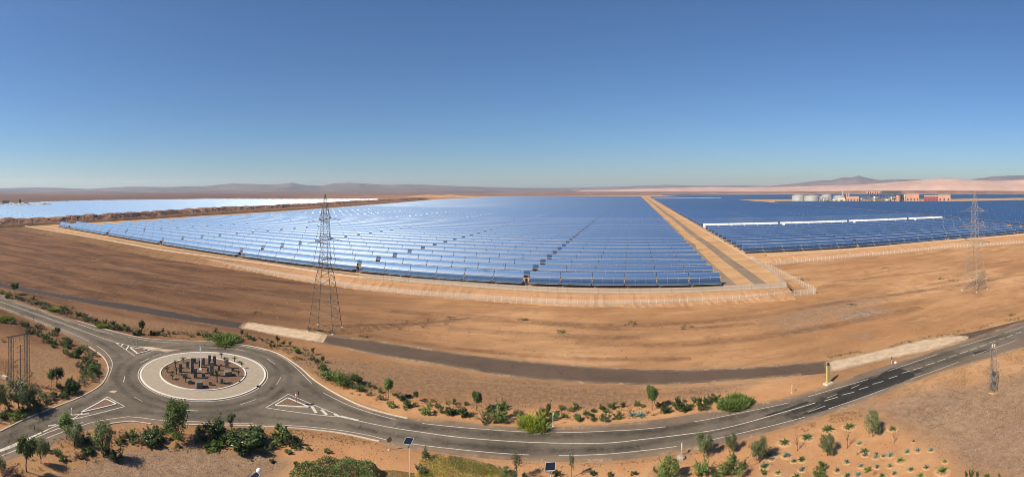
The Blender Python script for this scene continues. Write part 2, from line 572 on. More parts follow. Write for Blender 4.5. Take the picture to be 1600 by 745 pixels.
# ---- the ground: one sheet to the horizon
def build_ground():
    ang = np.concatenate([np.arange(-78, 78.01, .3), np.arange(84, 281, 6.0)])
    ang = np.radians(ang)
    r = [2.0, 15, 30, 45, 55]
    while r[-1] < 700: r.append(r[-1] * 1.009 if r[-1] > 60 else r[-1] + 6)
    while r[-1] < 19000: r.append(min(19000.0, r[-1] * 1.06))
    r = np.array(r)
    na, nr = len(ang), len(r)
    R, A = np.meshgrid(r, ang, indexing='ij')
    X, Y = R * np.sin(A), R * np.cos(A)
    P = np.stack([X.ravel(), Y.ravel()], 1)
    v = np.zeros((nr * na + 1, 3))
    v[1:, :2] = P
    i, j = np.meshgrid(np.arange(nr - 1), np.arange(na), indexing='ij')
    j2 = (j + 1) % na
    q = np.stack([1 + i * na + j, 1 + i * na + j2, 1 + (i + 1) * na + j2, 1 + (i + 1) * na + j], -1).reshape(-1, 4)[:, ::-1]
    faces = [tuple(x) for x in q.tolist()] + [(0, 1 + (k + 1) % na, 1 + k) for k in range(na)]
    me = bpy.data.meshes.new('ground')
    me.from_pydata(v.tolist(), [], faces)
    zone = np.zeros((nr * na + 1, 4))
    wob = (fbm(P, .12, 3) - .5) * 9
    def soft(poly, w, k=1.0): return np.clip((seg_dist(P, poly) + wob * k) / w + .5, 0, 1)
    g = soft(px([(430, 560), (560, 560), (700, 578), (870, 600), (1040, 604), (1180, 598), (1100, 618), (900, 636), (700, 622), (560, 600), (500, 582)]), 6)
    g = np.maximum(g, soft(px([(120, 486), (300, 508), (420, 534), (520, 556), (480, 560), (400, 524), (250, 517), (110, 492)]), 5, .4) * .7)
    g = np.maximum(g, soft(px([(180, 706), (300, 699), (410, 706), (450, 722), (400, 760), (380, 820), (60, 820), (130, 735)]), 3, .5))
    g = np.maximum(g, .72 * soft(px([(1330, 636), (1420, 612), (1520, 600), (1640, 570), (1720, 640), (1700, 760), (1520, 730), (1470, 690), (1400, 662)]), 8))
    g = np.maximum(g, .8 * soft(px([(60, 545), (100, 548), (110, 580), (70, 600), (30, 575)]), 4, .6))
    g = np.maximum(g, .9 * soft(px([(1296, 492), (1345, 482), (1386, 486), (1362, 497), (1310, 501)]), 5))
    g = np.maximum(g, .7 * soft(px([(1330, 527), (1352, 520), (1372, 521), (1350, 530)]), 4, .5))
    g = np.maximum(g, .5 * soft(px([(1180, 500), (1300, 470), (1400, 462), (1330, 490), (1240, 520)]), 9))
    s = soft(px([(505, 600), (560, 610), (640, 622), (760, 640), (900, 632), (1010, 625), (1180, 612), (1290, 592), (1290, 604), (1180, 640), (1040, 662), (860, 672), (700, 656), (600, 652), (500, 610), (440, 560), (440, 545)]), 4, .4)
    s = np.maximum(s, soft(px([(430, 690), (560, 690), (640, 712), (860, 728), (1060, 715), (1260, 668), (1340, 650), (1400, 668), (1470, 700), (1500, 745), (1520, 850), (430, 850)]), 5, .5))
    b = np.clip((np.degrees(np.arctan2(P[:, 0], P[:, 1])) * -1 + 2 + (fbm(P, .02, 9) - .5) * 26) / 34, 0, 1)  # bearing mask: browner soil and darkening by light angle share one colour
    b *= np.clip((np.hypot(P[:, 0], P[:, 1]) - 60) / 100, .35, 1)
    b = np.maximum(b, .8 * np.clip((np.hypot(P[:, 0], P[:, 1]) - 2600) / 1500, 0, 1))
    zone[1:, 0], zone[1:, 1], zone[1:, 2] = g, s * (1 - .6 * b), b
    zone[1:, 3] = np.maximum(np.clip((P[:, 0] - 40) / 25, 0, 1), .6 * np.clip((104 - np.hypot(P[:, 0], P[:, 1])) / 12, 0, 1))
    ca = me.color_attributes.new('zone', 'FLOAT_COLOR', 'POINT')
    ca.data.foreach_set('color', zone.ravel())
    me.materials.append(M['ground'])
    me.update()
    o = inst('ground', me)
    tag(o, 'orange and brown stony desert ground reaching to the horizon', None, None, 'structure')
build_ground()

# ---- far hills: ridges with real depth, standing on the plain
def ridge(name, label, prof, dist, depth, mat, seed, rough=.35, base_drop=20):
    """prof: (picture x, picture y of the crest)"""
    xs = np.array([p[0] for p in prof], float); ys = np.array([p[1] for p in prof], float)
    n = int((xs[-1] - xs[0]) / 2.0)
    gx = np.linspace(xs[0], xs[-1], n)
    gy = np.interp(gx, xs, ys)
    m = 15
    V = np.zeros((m, n, 3))
    for k in range(m):
        t = k / (m - 1)
        d = dist + depth * (t - .5)
        th = (gx - XC) / F
        P = np.stack([d * np.sin(th), d * np.cos(th)], 1)
        crest = H + (YH - gy) / F * dist
        env = np.sin(math.pi * min(1, max(0, t))) ** .8
        nz = fbm(P, 7.0 / depth, seed, 5)
        nz2 = fbm(P, 26.0 / depth, seed + 20, 3)
        h = crest * env * (1 - rough + rough * 1.25 * nz) * (1 + .18 * (nz2 - .5))
        if k == m // 2: h = crest * (.985 + .06 * (nz2 - .5))
        edge = np.clip(np.minimum(gx - gx[0], gx[-1] - gx) / 14, 0, 1)
        V[k, :, 0], V[k, :, 1], V[k, :, 2] = P[:, 0], P[:, 1], h * edge - (base_drop if k in (0, m - 1) else 0)
    me = bpy.data.meshes.new(name)
    fs = [(k * n + i, k * n + i + 1, (k + 1) * n + i + 1, (k + 1) * n + i) for k in range(m - 1) for i in range(n - 1)]
    me.from_pydata(V.reshape(-1, 3).tolist(), [], fs)
    me.polygons.foreach_set('use_smooth', [True] * len(me.polygons))
    me.materials.append(mat)
    o = inst(name, me)
    tag(o, label, None, None, 'structure')

ridge('hills', 'long grey blue mountain range on the left horizon', [(-260, 292), (-150, 288), (-60, 291), (0, 294), (60, 292.5), (140, 295), (170, 293), (200, 291.5), (260, 292), (320, 290.5), (345, 288), (365, 286.5), (400, 287.5), (430, 288.5), (456, 285), (469, 288), (502, 290), (520, 286.5), (543, 285), (579, 287), (604, 288.5), (655, 289), (696, 290), (782, 292.5), (860, 294.5), (900, 296)], 10500, 3200, M['hill_dark'], 5)
ridge('hills', 'lower dark foothills before the left mountain range', [(-200, 299), (-60, 297), (0, 298), (60, 300), (120, 298.5), (170, 299), (260, 300), (330, 297), (420, 299), (520, 298), (640, 297.5), (760, 299), (900, 300)], 7000, 1600, M['hill_dark'], 15)
ridge('hills', 'grey peaked mountain far behind the power block on the right', [(1180, 292), (1240, 287), (1277, 282), (1300, 281), (1315, 277), (1330, 277), (1342, 274), (1356, 278), (1374, 281), (1400, 280), (1418, 279.5), (1450, 281), (1520, 280), (1554, 275), (1600, 273.5), (1680, 272), (1800, 280)], 13800, 2600, M['hill_dark'], 31)
ridge('hills', 'pale pink rolling hills along the right horizon', [(900, 297), (960, 296), (1040, 293.5), (1110, 292), (1160, 292.5), (1220, 291.5), (1290, 290), (1347, 288), (1407, 283.5), (1440, 281), (1466, 278), (1500, 279), (1519, 280.5), (1554, 282.5), (1580, 281), (1600, 280), (1660, 279), (1760, 284), (1850, 288)], 11600, 2400, M['hill_pink'], 45)
ridge('hills', 'faint distant mountains low over the middle of the horizon', [(560, 293), (600, 289), (640, 287.5), (680, 289), (760, 292.5), (860, 293.5), (960, 291.5), (1040, 288.5), (1090, 290), (1160, 289.5), (1230, 291), (1300, 294)], 15500, 3000, M['hill_dark'], 61)
# low mesas and spoil banks of the middle distance
ridge('hills', 'low dark mesa edge behind the left mirror field', [(-80, 303), (30, 302), (60, 303.5), (110, 303), (184, 303), (195, 306), (300, 306.5), (325, 305), (345, 304.5), (370, 306), (470, 306), (560, 305), (640, 304), (700, 305)], 4300, 600, M['hill_brown'], 71)
ridge('hills', 'tan spoil bank beyond the far left corner of the central field', [(604, 313), (640, 307), (668, 304), (690, 305), (705, 304), (730, 306), (760, 307), (800, 308)], 3000, 260, M['terrace'], 75)
ridge('hills', 'low brown rise across the plain behind the central field', [(680, 303), (780, 301.5), (860, 300.5), (940, 301.5), (1040, 301), (1140, 300.5), (1240, 299), (1340, 298), (1460, 297.5), (1560, 298), (1700, 299)], 5000, 700, M['hill_brown'], 79)

# ---- terrace carrying the mirror fields
ZT = 3.0
NA_MAIN, NA_R = rad(14.2), rad(11.0)            # bearing of the row normals
def nt_of(a): return Vector((math.sin(a), math.cos(a), 0)), Vector((math.cos(a), -math.sin(a), 0))

edge_front = px([(38, 353.5), (140, 371), (250, 391), (330, 402), (420, 414), (540, 432), (630, 440), (720, 447), (800, 453), (880, 457), (1000, 458.5), (1080, 457), (1140, 454), (1232, 449)], ZT)
edge_back = px([(1205, 424), (1176, 401)], ZT)
edge_right = px([(1200, 400.5), (1330, 391), (1470, 378), (1600, 367)], ZT)
edge_right = extend(edge_right, 0, 220)
front = smooth_line(edge_front, 4) + smooth_line(edge_back, 5) + smooth_line(edge_right, 6)
left_back = [Vector((-470, 420, 0)), Vector((-462, 640, 0)), Vector((-430, 900, 0)), Vector((-370, 1500, 0)), Vector((-330, 2100, 0)), Vector((-120, 2850, 0))]
ring = front + [Vector((2600, 700, 0)), Vector((3600, 2300, 0)), Vector((2300, 4300, 0)), Vector((700, 3300, 0))] + left_back[::-1]
tmb = poly_mb(ring, ZT)
terr = tmb.build('solar_field_terrace', M['terrace'])
tag(terr, 'flat graded sandy terrace under the mirror fields', None, None, 'structure')
# its bank: from the edge down to the ground, with rills
def bank(line, width, name, seed, sgn=-1, mat='slope'):
    rng = random.Random(seed)
    mb = MB()
    n = len(line)
    rows = []
    for i, p in enumerate(line):
        d = line[min(i + 1, n - 1)] - line[max(i - 1, 0)]
        d = Vector((d.x, d.y, 0)).normalized()
        s = Vector((-d.y, d.x, 0)) * sgn
        wv = width * (.92 + .16 * rng.random())
        rill = (rng.random() - .5) * .5
        rows.append([(p.x - s.x * .3, p.y - s.y * .3, ZT - .004 - .01), (p.x, p.y, ZT - .006), (p.x + s.x * wv * .3, p.y + s.y * wv * .3, ZT * .72 + rill * .6), (p.x + s.x * wv * .65, p.y + s.y * wv * .65, ZT * .34 + rill), (p.x + s.x * wv, p.y + s.y * wv, -.05)])
    k = 5
    vs = [q for r in rows for q in r]
    mb.add(vs, [(i * k + j, i * k + j + 1, (i + 1) * k + j + 1, (i + 1) * k + j) for i in range(n - 1) for j in range(k - 1)])
    return mb.build(name, M[mat], terr)
fine_front = smooth_line(edge_front, 1.6)
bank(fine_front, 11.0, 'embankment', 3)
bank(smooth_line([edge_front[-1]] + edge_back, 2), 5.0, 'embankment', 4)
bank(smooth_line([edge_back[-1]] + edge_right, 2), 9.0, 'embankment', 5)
bank(smooth_line([edge_front[0]] + left_back, 10), 12.0, 'embankment', 6, 1, 'brown_slope')

# perimeter track on the terrace, its pale edge wall
def off_line(line, o):
    out = []
    n = len(line)
    for i, p in enumerate(line):
        d = line[min(i + 1, n - 1)] - line[max(i - 1, 0)]
        d = Vector((d.x, d.y, 0)).normalized()
        out.append(Vector((p.x - d.y * o, p.y + d.x * o, p.z)))
    return out
track = empty('perimeter_track', (0, 0, 0)); tag(track, 'grey service track along the front of the central mirror field', None, None, 'structure')
ribbon_mb(off_line(smooth_line(edge_front, 4), 5.6), 6.2, ZT + .012).build('surface', M['track'], track)
w = kerb_mb(off_line(smooth_line(edge_front[:7], 4), 1.0), .5, .75, z0=ZT); w.build('edge_wall', M['pale_track'], track)
w = kerb_mb(off_line(smooth_line(edge_front[6:], 4), 1.0), .4, .45, z0=ZT); w.build('edge_wall', M['pale_track'], track)
track2 = empty('perimeter_track', (0, 0, 0)); tag(track2, 'pale service track in front of the right hand mirror field', None, None, 'structure')
ribbon_mb(off_line(smooth_line(edge_right, 6), 5.0), 5.5, ZT + .012).build('surface', M['track'], track2)
kerb_mb(off_line(smooth_line(edge_right, 6), 1.2), .5, 1.1, z0=ZT).build('edge_wall', M['pale_track'], track2)

# corridor between the fields: two dark tracks on sand
cor = empty('corridor_road', (0, 0, 0)); tag(cor, 'sandy corridor with asphalt track between the two mirror fields', None, None, 'structure')
def wob_line(a, b, n, amp, seed):
    rng = random.Random(seed)
    d = (b - a); s = Vector((-d.y, d.x, 0)).normalized()
    return [a + d * (i / n) + s * (rng.random() - .5) * amp for i in range(n + 1)]
ca_, cb_ = G(1190, 446, ZT), G(1009, 308.5, ZT)
ribbon_mb(smooth_line(wob_line(ca_, cb_, 60, 1.4, 4), 10), 6.0, ZT + .016).build('asphalt_track', M['track'], cor)
ca_, cb_ = G(1140, 446, ZT), G(1002, 308.5, ZT)
ribbon_mb(smooth_line(wob_line(ca_, cb_, 90, 3.0, 5), 10), 7.5, ZT + .012).build('asphalt_track', M['track'], cor)
ca_, cb_ = G(1188, 412, ZT), G(1012, 308.5, ZT)
ribbon_mb(smooth_line(wob_line(ca_, cb_, 60, .6, 6), 10), 1.6, ZT + .02).build('pale_verge', M['pale_track'], cor)

# ---- parabolic trough collectors
TILT = rad(52.5)                                # aperture follows the sun, measured from the horizontal
CH, FL = 3.43, 1.95                             # half aperture, focal length
MOD, PITCH = 13.55, 13.95                       # module length, module pitch
HUB = 2.55                                      # height of the turning axis
def section(n=8, th=0.0):
    out = []
    for k in range(n + 1):
        y = -CH + 2 * CH * k / n
        out.append((y, y * y / (4 * FL) - .35 - th))
    return out
def trough_mesh(name, L, n=8, panes=True):
    """one module, axis along X, aperture up (+Z); mirror on the inside, pale back"""
    mb = MB()
    s, bk = section(n), section(n, .07)
    vs = [(x, y, z) for x in (-L / 2, L / 2) for (y, z) in s]
    m = n + 1
    mb.add(vs, [(k, m + k, m + k + 1, k + 1) for k in range(n)], 0)
    vs = [(x, y, z) for x in (-L / 2, L / 2) for (y, z) in bk]
    mb.add(vs, [(k + 1, m + k + 1, m + k, k) for k in range(n)], 1)
    if panes:                                    # rim edges and end arms
        for x in (-L / 2, L / 2):
            e = [(x, y, z) for y, z in s] + [(x, y, z) for y, z in bk]
            mb.add(e, [(k, k + 1, m + k + 1, m + k) for k in range(n)], 1)
        for y, z in (s[0], s[-1]):
            mb.box((0, y, z - .03), (L, .05, .07), 0, 1)
        for x in (-L / 2 + .1, -L / 6, L / 6, L / 2 - .1):   # cantilever arms behind the glass
            for k in range(0, n, 2):
                a = Vector((x, s[k][0], s[k][1] - .12)); b = Vector((x, s[k + 2][0], s[k + 2][1] - .12))
                mb.bar(a, b, .12, 2)
        mb.tube([(-L / 2, 0, -.75), (L / 2, 0, -.75)], [.3, .3], 8, 2)
    else: mb.tube([(-L / 2, 0, FL - .35), (L / 2, 0, FL - .35)], [.1, .1], 3, 3)
    me = mb.mesh(name, [M['mirror'], M['mirror_back'], M['steel'], M['tube']])
    return me
ME_MOD = trough_mesh('mirror_module', MOD)
ME_MOD_FAR = trough_mesh('mirror_module', MOD, 6, False)
def receiver_mesh(L):
    mb = MB()
    zf = FL - .35
    mb.tube([(-L / 2, 0, zf), (L / 2, 0, zf)], [.075, .075], 6, 0)
    for x in (-L / 2 + .12, -L / 6, L / 6, L / 2 - .12):
        mb.bar((x, 0, -.3), (x, 0, zf), .07, 1)
        mb.box((x, 0, zf), (.34, .22, .22), 0, 0)
    return mb.mesh('receiver_tube', [M['tube'], M['pale_steel']])
ME_REC = receiver_mesh(PITCH)
def post_mesh():
    mb = MB()
    for s in (-1, 1):
        mb.bar((0, s * .9, 0), (0, s * .12, HUB - .5), .16)
    mb.box((0, 0, HUB - .5), (.3, .5, .5))
    mb.box((0, 0, .1), (.5, 2.2, .2))
    return mb.mesh('support_post', M['dark_steel'])
ME_POST = post_mesh()
def drive_mesh():
    mb = MB()
    mb.box((0, 0, 1.4), (.7, .9, 2.8), 0, 0, .8)
    mb.box((0, .1, HUB - .7), (1.15, 1.2, 1.5))
    mb.box((0, -1.0, 2.6), (.6, .9, .9))
    mb.bar((0, -1.2, 2.4), (0, .3, HUB + .9), .22)
    mb.box((0, 0, .12), (1.4, 2.4, .24))
    return mb.mesh('drive_pylon', M['plant_dark'])
ME_DRIVE = drive_mesh()
GAP = 2.4                                       # drive gap after every six modules
def clip(poly, n, t, D):
    us = []
    k = len(poly)
    for i in range(k):
        a, b = poly[i], poly[(i + 1) % k]
        da, db = a.dot(n) - D, b.dot(n) - D
        if (da > 0) != (db > 0):
            p = a + (b - a) * (da / (da - db))
            us.append(p.dot(t))
    return (min(us), max(us)) if len(us) >= 2 else None
def layout(u0, u1, from_right=True):
    """centres of modules and of drive gaps along a row"""
    mods, drives = [], []
    u, k = (u1, -1) if from_right else (u0, 1)
    c = 0
    while (u - u0 > PITCH if from_right else u1 - u > PITCH):
        mods.append(u + k * PITCH / 2); u += k * PITCH; c += 1
        if c % 6 == 0:
            drives.append(u + k * GAP / 2); u += k * GAP
    return mods, drives
def far_rows_mesh(rows, name, seed, seg=5, glass='mirror'):
    """many rows in one mesh, each module still with its own gap"""
    rng = np.random.default_rng(seed)
    V, Fc, Mi = [], [], []
    m = seg + 1
    b = 0
    for (n, t, D, us, tilt, ln) in rows:
        ax = np.array(t); nn = np.array(n)
        jj = 0.0
        for iu, u in enumerate(us):
            if iu % 6 == 0 or ln > MOD: jj = rng.normal(0, .014)
            tl = tilt + jj + rng.normal(0, .004)
            # aperture direction: towards the camera (-n) and up
            ap = -nn * math.cos(tl) + np.array((0, 0, 1)) * math.sin(tl)
            cr = nn * math.sin(tl) + np.array((0, 0, 1)) * math.cos(tl)
            c = nn * D + ax * u + np.array((0, 0, ZT + HUB))
            for th, mi in ((0, 0), (.12, 1)):
                pts = [c + ax * (sx * ln / 2) + cr * y + ap * z for sx in (-1, 1) for (y, z) in section(seg, th)]
                V += [p.tolist() for p in pts]
                for k in range(seg):
                    q = (b + k, b + m + k, b + m + k + 1, b + k + 1)
                    Fc.append(q if mi == 0 else q[::-1]); Mi.append(mi)
                b += 2 * m
            zf = FL - .35                        # receiver tube as a slim three sided bar
            pts = [c + ax * (sx * ln / 2) + ap * (zf + dz) + cr * dy for sx in (-1, 1) for dy, dz in ((-.10, -.06), (.10, -.06), (0, .11))]
            V += [p.tolist() for p in pts]
            Fc += [(b, b + 3, b + 4, b + 1), (b + 1, b + 4, b + 5, b + 2), (b + 2, b + 5, b + 3, b)]; Mi += [2, 2, 2]
            b += 6
    me = bpy.data.meshes.new(name)
    me.from_pydata(V, [], Fc)
    me.materials.append(M[glass]); me.materials.append(M['mirror_back']); me.materials.append(M['tube'])
    me.polygons.foreach_set('material_index', Mi)
    return me

ROT_CACHE = {}
def module_objs(root, mods, drives, tilt, rng, posts_each, simple=False):
    # local frame of the row: X along the row, -Y towards the camera side, Z up
    rx = math.pi / 2 - tilt                      # tips +Z towards -Y
    jj = 0.0
    for iu, u in enumerate(mods):
        if iu % 6 == 0: jj = rng.gauss(0, .014)
        j = jj + rng.gauss(0, .004)
        o = inst('mirror_module', ME_MOD, root, (u, 0, HUB), (rx + j, 0, 0))
        inst('receiver_tube', ME_REC, o)
    if posts_each:
        for u in mods: inst('support_post', ME_POST, root, (u + PITCH / 2, 0, 0))
        inst('support_post', ME_POST, root, (mods[-1] - PITCH / 2, 0, 0))
    else:
        mb = MB()
        for u in mods:
            mb.bar((u + PITCH / 2, 0, 0), (u + PITCH / 2, 0, HUB - .4), .35)
        tag(mb.build('support_posts', M['dark_steel'], root), None, None, None, 'stuff')
    for u in drives: inst('drive_pylon', ME_DRIVE, root, (u, 0, 0))

def field(poly, na, D0, pitch, count, detail, single, where, group, seed, far_name, far_label, tilt=TILT, from_right=True, stowed=(), coarse=1, glass='mirror'):
    n, t = nt_of(na)
    rng = random.Random(seed)
    far = []
    for i in range(count):
        D = D0 + pitch * i
        c = clip(poly, n, t, D)
        if not c or c[1] - c[0] < 3 * PITCH: continue
        mods, drives = layout(c[0], c[1], from_right)
        if not mods: continue
        if i in stowed:
            # a run of collectors turned over for washing, showing pale backs
            k = stowed[i]
            us = mods[:k] if not from_right else mods[-k:]
            inst_o = empty('trough_row', n * D + t * us[0] + Vector((0, 0, ZT)), -na)
            for u in us: inst('mirror_module', ME_MOD_FAR, inst_o, (u - us[0], 0, HUB), (math.pi / 2 - rad(170) + rng.gauss(0, .004), 0, 0))
            tag(inst_o, 'overturned mirror row of the right hand field, bright pale back, %s' % (stowed_txt[i]), 'mirror row', group)
            mods = [u for u in mods if u not in us]
            if not mods: continue
        if i < detail:
            u_mid = (c[0] + c[1]) / 2
            root = empty('trough_row', n * D + t * u_mid + Vector((0, 0, ZT)), -na)
            module_objs(root, [u - u_mid for u in mods], [u - u_mid for u in drives], tilt, rng, i == 0)
        elif i < single:
            u_mid = (c[0] + c[1]) / 2
            root = empty('trough_row', n * D + t * u_mid + Vector((0, 0, ZT)), -na)
            for u in mods: inst('mirror_module', ME_MOD_FAR, root, (u - u_mid, 0, HUB), (math.pi / 2 - tilt + rng.gauss(0, .006), 0, 0))
        else:
            far.append((n, t, D, mods, tilt, MOD) if coarse == 1 else (n, t, D, [np.mean(mods[k:k + coarse]) for k in range(0, len(mods) - coarse + 1, coarse)], tilt, MOD * coarse + .3 * (coarse - 1)))
            continue
        tag(root, 'long parabolic mirror row of %s, %s from the front' % (where, 'nearest' if i == 0 else ORD(i + 1)), 'mirror row', group)
    if far:
        o = inst(far_name, far_rows_mesh(far, far_name, seed + 99, 4, glass))
        tag(o, far_label, 'mirror rows', None, 'stuff')

def W2(pts, z): return [Vector((p.x, p.y, 0)) for p in px(pts, z)]
ZTOP = ZT + 6.8
# central field
rgt = W2([(1126, 446), (1000.5, 307.3)], ZT)
lft = W2([(159, 345), (260, 339), (305, 336), (400, 331), (512, 323.5), (604, 317), (680, 311)], ZTOP)
l0 = W2([(62, 355)], ZT)[0]
main_poly = [rgt[0] + (rgt[0] - rgt[1]).normalized() * 60, rgt[1], Vector((-60, 2700, 0))] + lft[::-1] + [Vector((l0.x, l0.y + 40, 0)), l0 + Vector((0, -120, 0))]
nM, tM = nt_of(NA_MAIN)
D0M = rgt[0].dot(nM)
stowed_txt = {}
field(main_poly, NA_MAIN, D0M, 19.3, 126, 22, 38, 'the central mirror field', 'rows of the central mirror field', 11, 'far_trough_rows', 'distant rows of the central mirror field merging into one blue sheet')
# right hand field
rA = W2([(1163, 397), (1015, 308)], ZT)
bL = W2([(1228, 316), (1407, 329), (1495, 336), (1600, 345.6)], ZTOP)
nR, tR = nt_of(NA_R)
feet = W2([(1162, 397), (1333, 385.5), (1474, 373.7), (1590, 366)], ZT)
D0R = sum(p.dot(nR) for p in feet) / 4
bLx = [bL[3] + (bL[3] - bL[2]) * 1.2] + bL[::-1] + [bL[0] + (bL[0] - bL[1]) * 2.2]
bLB = bLx[:-1]
shift = tR * 16
rB = [p - shift for p in bLx]
polyA = [rA[0] + (rA[0] - rA[1]).normalized() * 60, rA[1]] + rB[::-1]
stowed_txt = {10: 'the nearer one', 88: 'the farther one'}
field(polyA, NA_R, D0R, 19.3, 115, 16, 28, 'the right hand mirror field', 'rows of the right hand mirror field', 23, 'far_trough_rows', 'distant rows of the right hand mirror field merging into one dark blue sheet', from_right=False, stowed={10: 24, 88: 26})
# the block beyond it, up to the power block
polyB = bLB + [Vector((800, 1345, 0)), Vector((1033, 1155, 0)), Vector((1242, 930, 0)), Vector((1500, 860, 0)), Vector((1900, 700, 0)), Vector((1500, 250, 0)), Vector((900, 120, 0))]
field(polyB, NA_R, 300, 19.3, 78, 0, 0, 'the block before the power plant', 'rows of the block before the power plant', 37, 'far_trough_rows', 'distant rows of dark blue mirrors in front of the power plant tanks', from_right=False, coarse=2)
polyC = [Vector((820, 1800, 0)), Vector((900, 2300, 0)), Vector((1050, 3300, 0)), Vector((2600, 3000, 0)), Vector((3300, 2000, 0)), Vector((2700, 1000, 0)), Vector((1660, 1300, 0)), Vector((1200, 1680, 0))]
field(polyC, NA_R, 1500, 19.3, 110, 0, 0, 'the block behind the power plant', 'rows behind the plant', 41, 'far_trough_rows', 'thin dark blue strip of mirror rows behind the power plant', from_right=False, coarse=6)
# left field
lr = W2([(0, 339), (100, 335), (200, 330), (300, 323.5), (400, 320), (590, 311)], ZTOP - ZT)
polyL = [lr[0] + Vector((10, -160, 0))] + lr + [Vector((-566, 1996, 0)), Vector((-1222, 1700, 0)), Vector((-1400, 1200, 0)), Vector((-1250, 620, 0)), Vector((-1050, 200, 0))]
ZT_KEEP, ZT = ZT, 0.0
field(polyL, NA_MAIN, 150, 19.3, 115, 0, 0, 'the far left mirror field', 'rows of the far left mirror field', 53, 'far_trough_rows', 'distant rows of the far left mirror field shining pale blue', coarse=2, glass='sky_sheen_mirror')
ZT = ZT_KEEP

# brown banks between the left and the central field
def berm(name, label, pts, w, h, mat, seed):
    rng = random.Random(seed)
    line = smooth_line(pts, 8)
    mb = MB(); n = len(line); rows = []
    for i, p in enumerate(line):
        d = line[min(i + 1, n - 1)] - line[max(i - 1, 0)]
        d = Vector((d.x, d.y, 0)).normalized(); s = Vector((-d.y, d.x, 0))
        k = h * (.75 + .5 * rng.random())
        rows.append([(p.x + s.x * o * w, p.y + s.y * o * w, z * k - .05) for o, z in ((-.5, 0), (-.22, .85), (-.08, 1), (.1, .95), (.25, .75), (.5, 0))])
    vs = [q for r in rows for q in r]
    mb.add(vs, [(i * 6 + j, (i + 1) * 6 + j, (i + 1) * 6 + j + 1, i * 6 + j + 1) for i in range(n - 1) for j in range(5)])
    o = mb.build(name, mat)
    tag(o, label, None, None, 'structure')
berm('earth_bank', 'long brown earth bank beside the far left mirror field', [Vector((-560, 150, 0)), Vector((-555, 330, 0)), Vector((-560, 500, 0)), Vector((-590, 800, 0)), Vector((-560, 1100, 0)), Vector((-500, 1700, 0)), Vector((-420, 2300, 0))], 46, 7.0, M['hill_brown'], 1)
berm('earth_bank', 'lower brown earth bank along the left edge of the central field', [Vector((-500, 200, 0)), Vector((-506, 420, 0)), Vector((-505, 650, 0)), Vector((-470, 950, 0)), Vector((-420, 1500, 0)), Vector((-370, 2100, 0))], 24, 3.2, M['slope'], 2)

# ---- fences
def fence(label, line, spacing, h, post_mat, z=0.0, cat='fence', thick=.09, panel=True, slant=True):
    root = empty('wire_fence', line[0])
    o0 = Vector(line[0])
    tag(root, label, cat)
    pts = []
    acc = 0.0
    for a, b in zip(line[:-1], line[1:]):
        L = (b - a).length
        while acc <= L:
            pts.append(a + (b - a) * (acc / L)); acc += spacing
        acc -= L
    pts.append(line[-1])
    mb = MB()
    mb.box((0, 0, h / 2), (thick, thick, h))
    if slant: mb.bar((0, 0, h), (0, -.28, h + .3), thick * .8)
    me = mb.mesh('fence_post', post_mat)
    for i, p in enumerate(pts[:300]):
        d = (pts[min(i + 1, len(pts) - 1)] - pts[max(i - 1, 0)])
        inst('post', me, root, p - o0, (0, 0, math.atan2(d.y, d.x)))
    if panel:
        mb = MB()
        n = len(pts)
        vs = [(p - o0) + Vector((0, 0, .05)) for p in pts] + [(p - o0) + Vector((0, 0, h)) for p in pts]
        mb.add(vs, [(i, i + 1, n + i + 1, n + i) for i in range(n - 1)])
        mb.build('wire_mesh', M['mesh'], root)
        mb = MB()
        for i in range(n - 1):
            for zz in (.35, .7, 1.0):
                mb.bar(pts[i] - o0 + Vector((0, 0, h * zz)), pts[i + 1] - o0 + Vector((0, 0, h * zz)), .018, 0, 3)
        tag(mb.build('line_wire', post_mat, root), None, None, None, 'stuff')
    return root
toe = px([(250, 398), (290, 404), (420, 429), (540, 449), (650, 462), (720, 467), (820, 474), (905, 478), (1000, 478), (1140, 472), (1275, 459)])
fence('white post fence at the foot of the bank before the central field', smooth_line(toe, 6), 3.05, 2.5, M['fence_white'])
fence('white post fence running back from the corner beside the corridor', [toe[-1], G(1196, 416)], 3.05, 2.5, M['fence_white'])
fence('white post fence before the right hand mirror field', smooth_line(extend(px([(1206, 415), (1300, 405.5), (1400, 396.5), (1500, 387), (1600, 380)]), 0, 60), 6), 3.05, 2.5, M['fence_white'])
fin = px([(560, 435), (630, 441), (720, 448), (800, 454), (880, 458), (1000, 459.5), (1080, 458), (1140, 455), (1229, 450)], ZT)
fence('thin dark post fence on top of the bank before the central field', off_line(smooth_line(fin, 5), .6), 4.2, 2.3, M['steel'], slant=False, thick=.07)
fence('mesh fence closing the corridor between the two mirror fields', [fin[-1], G(1204, 425, ZT), G(1174, 405, ZT)], 2.4, 2.3, M['pale_steel'], slant=False, thick=.07)
gate = empty('steel_gate', G(608, 438.5, ZT), rad(-12)); tag(gate, 'light steel gate frame in the fence above the bank', 'gate')
for xx in (0, 6.0):
    mb = MB(); mb.box((xx, 0, 1.5), (.16, .16, 3.0)); mb.build('gate_post', M['pale_steel'], gate)
mb = MB()
for a, b in (((0, 0, .2), (6, 0, .2)), ((0, 0, 2.2), (6, 0, 2.2)), ((0, 0, .2), (6, 0, 2.2))): mb.bar(a, b, .09)
mb.build('gate_leaf', M['pale_steel'], gate)

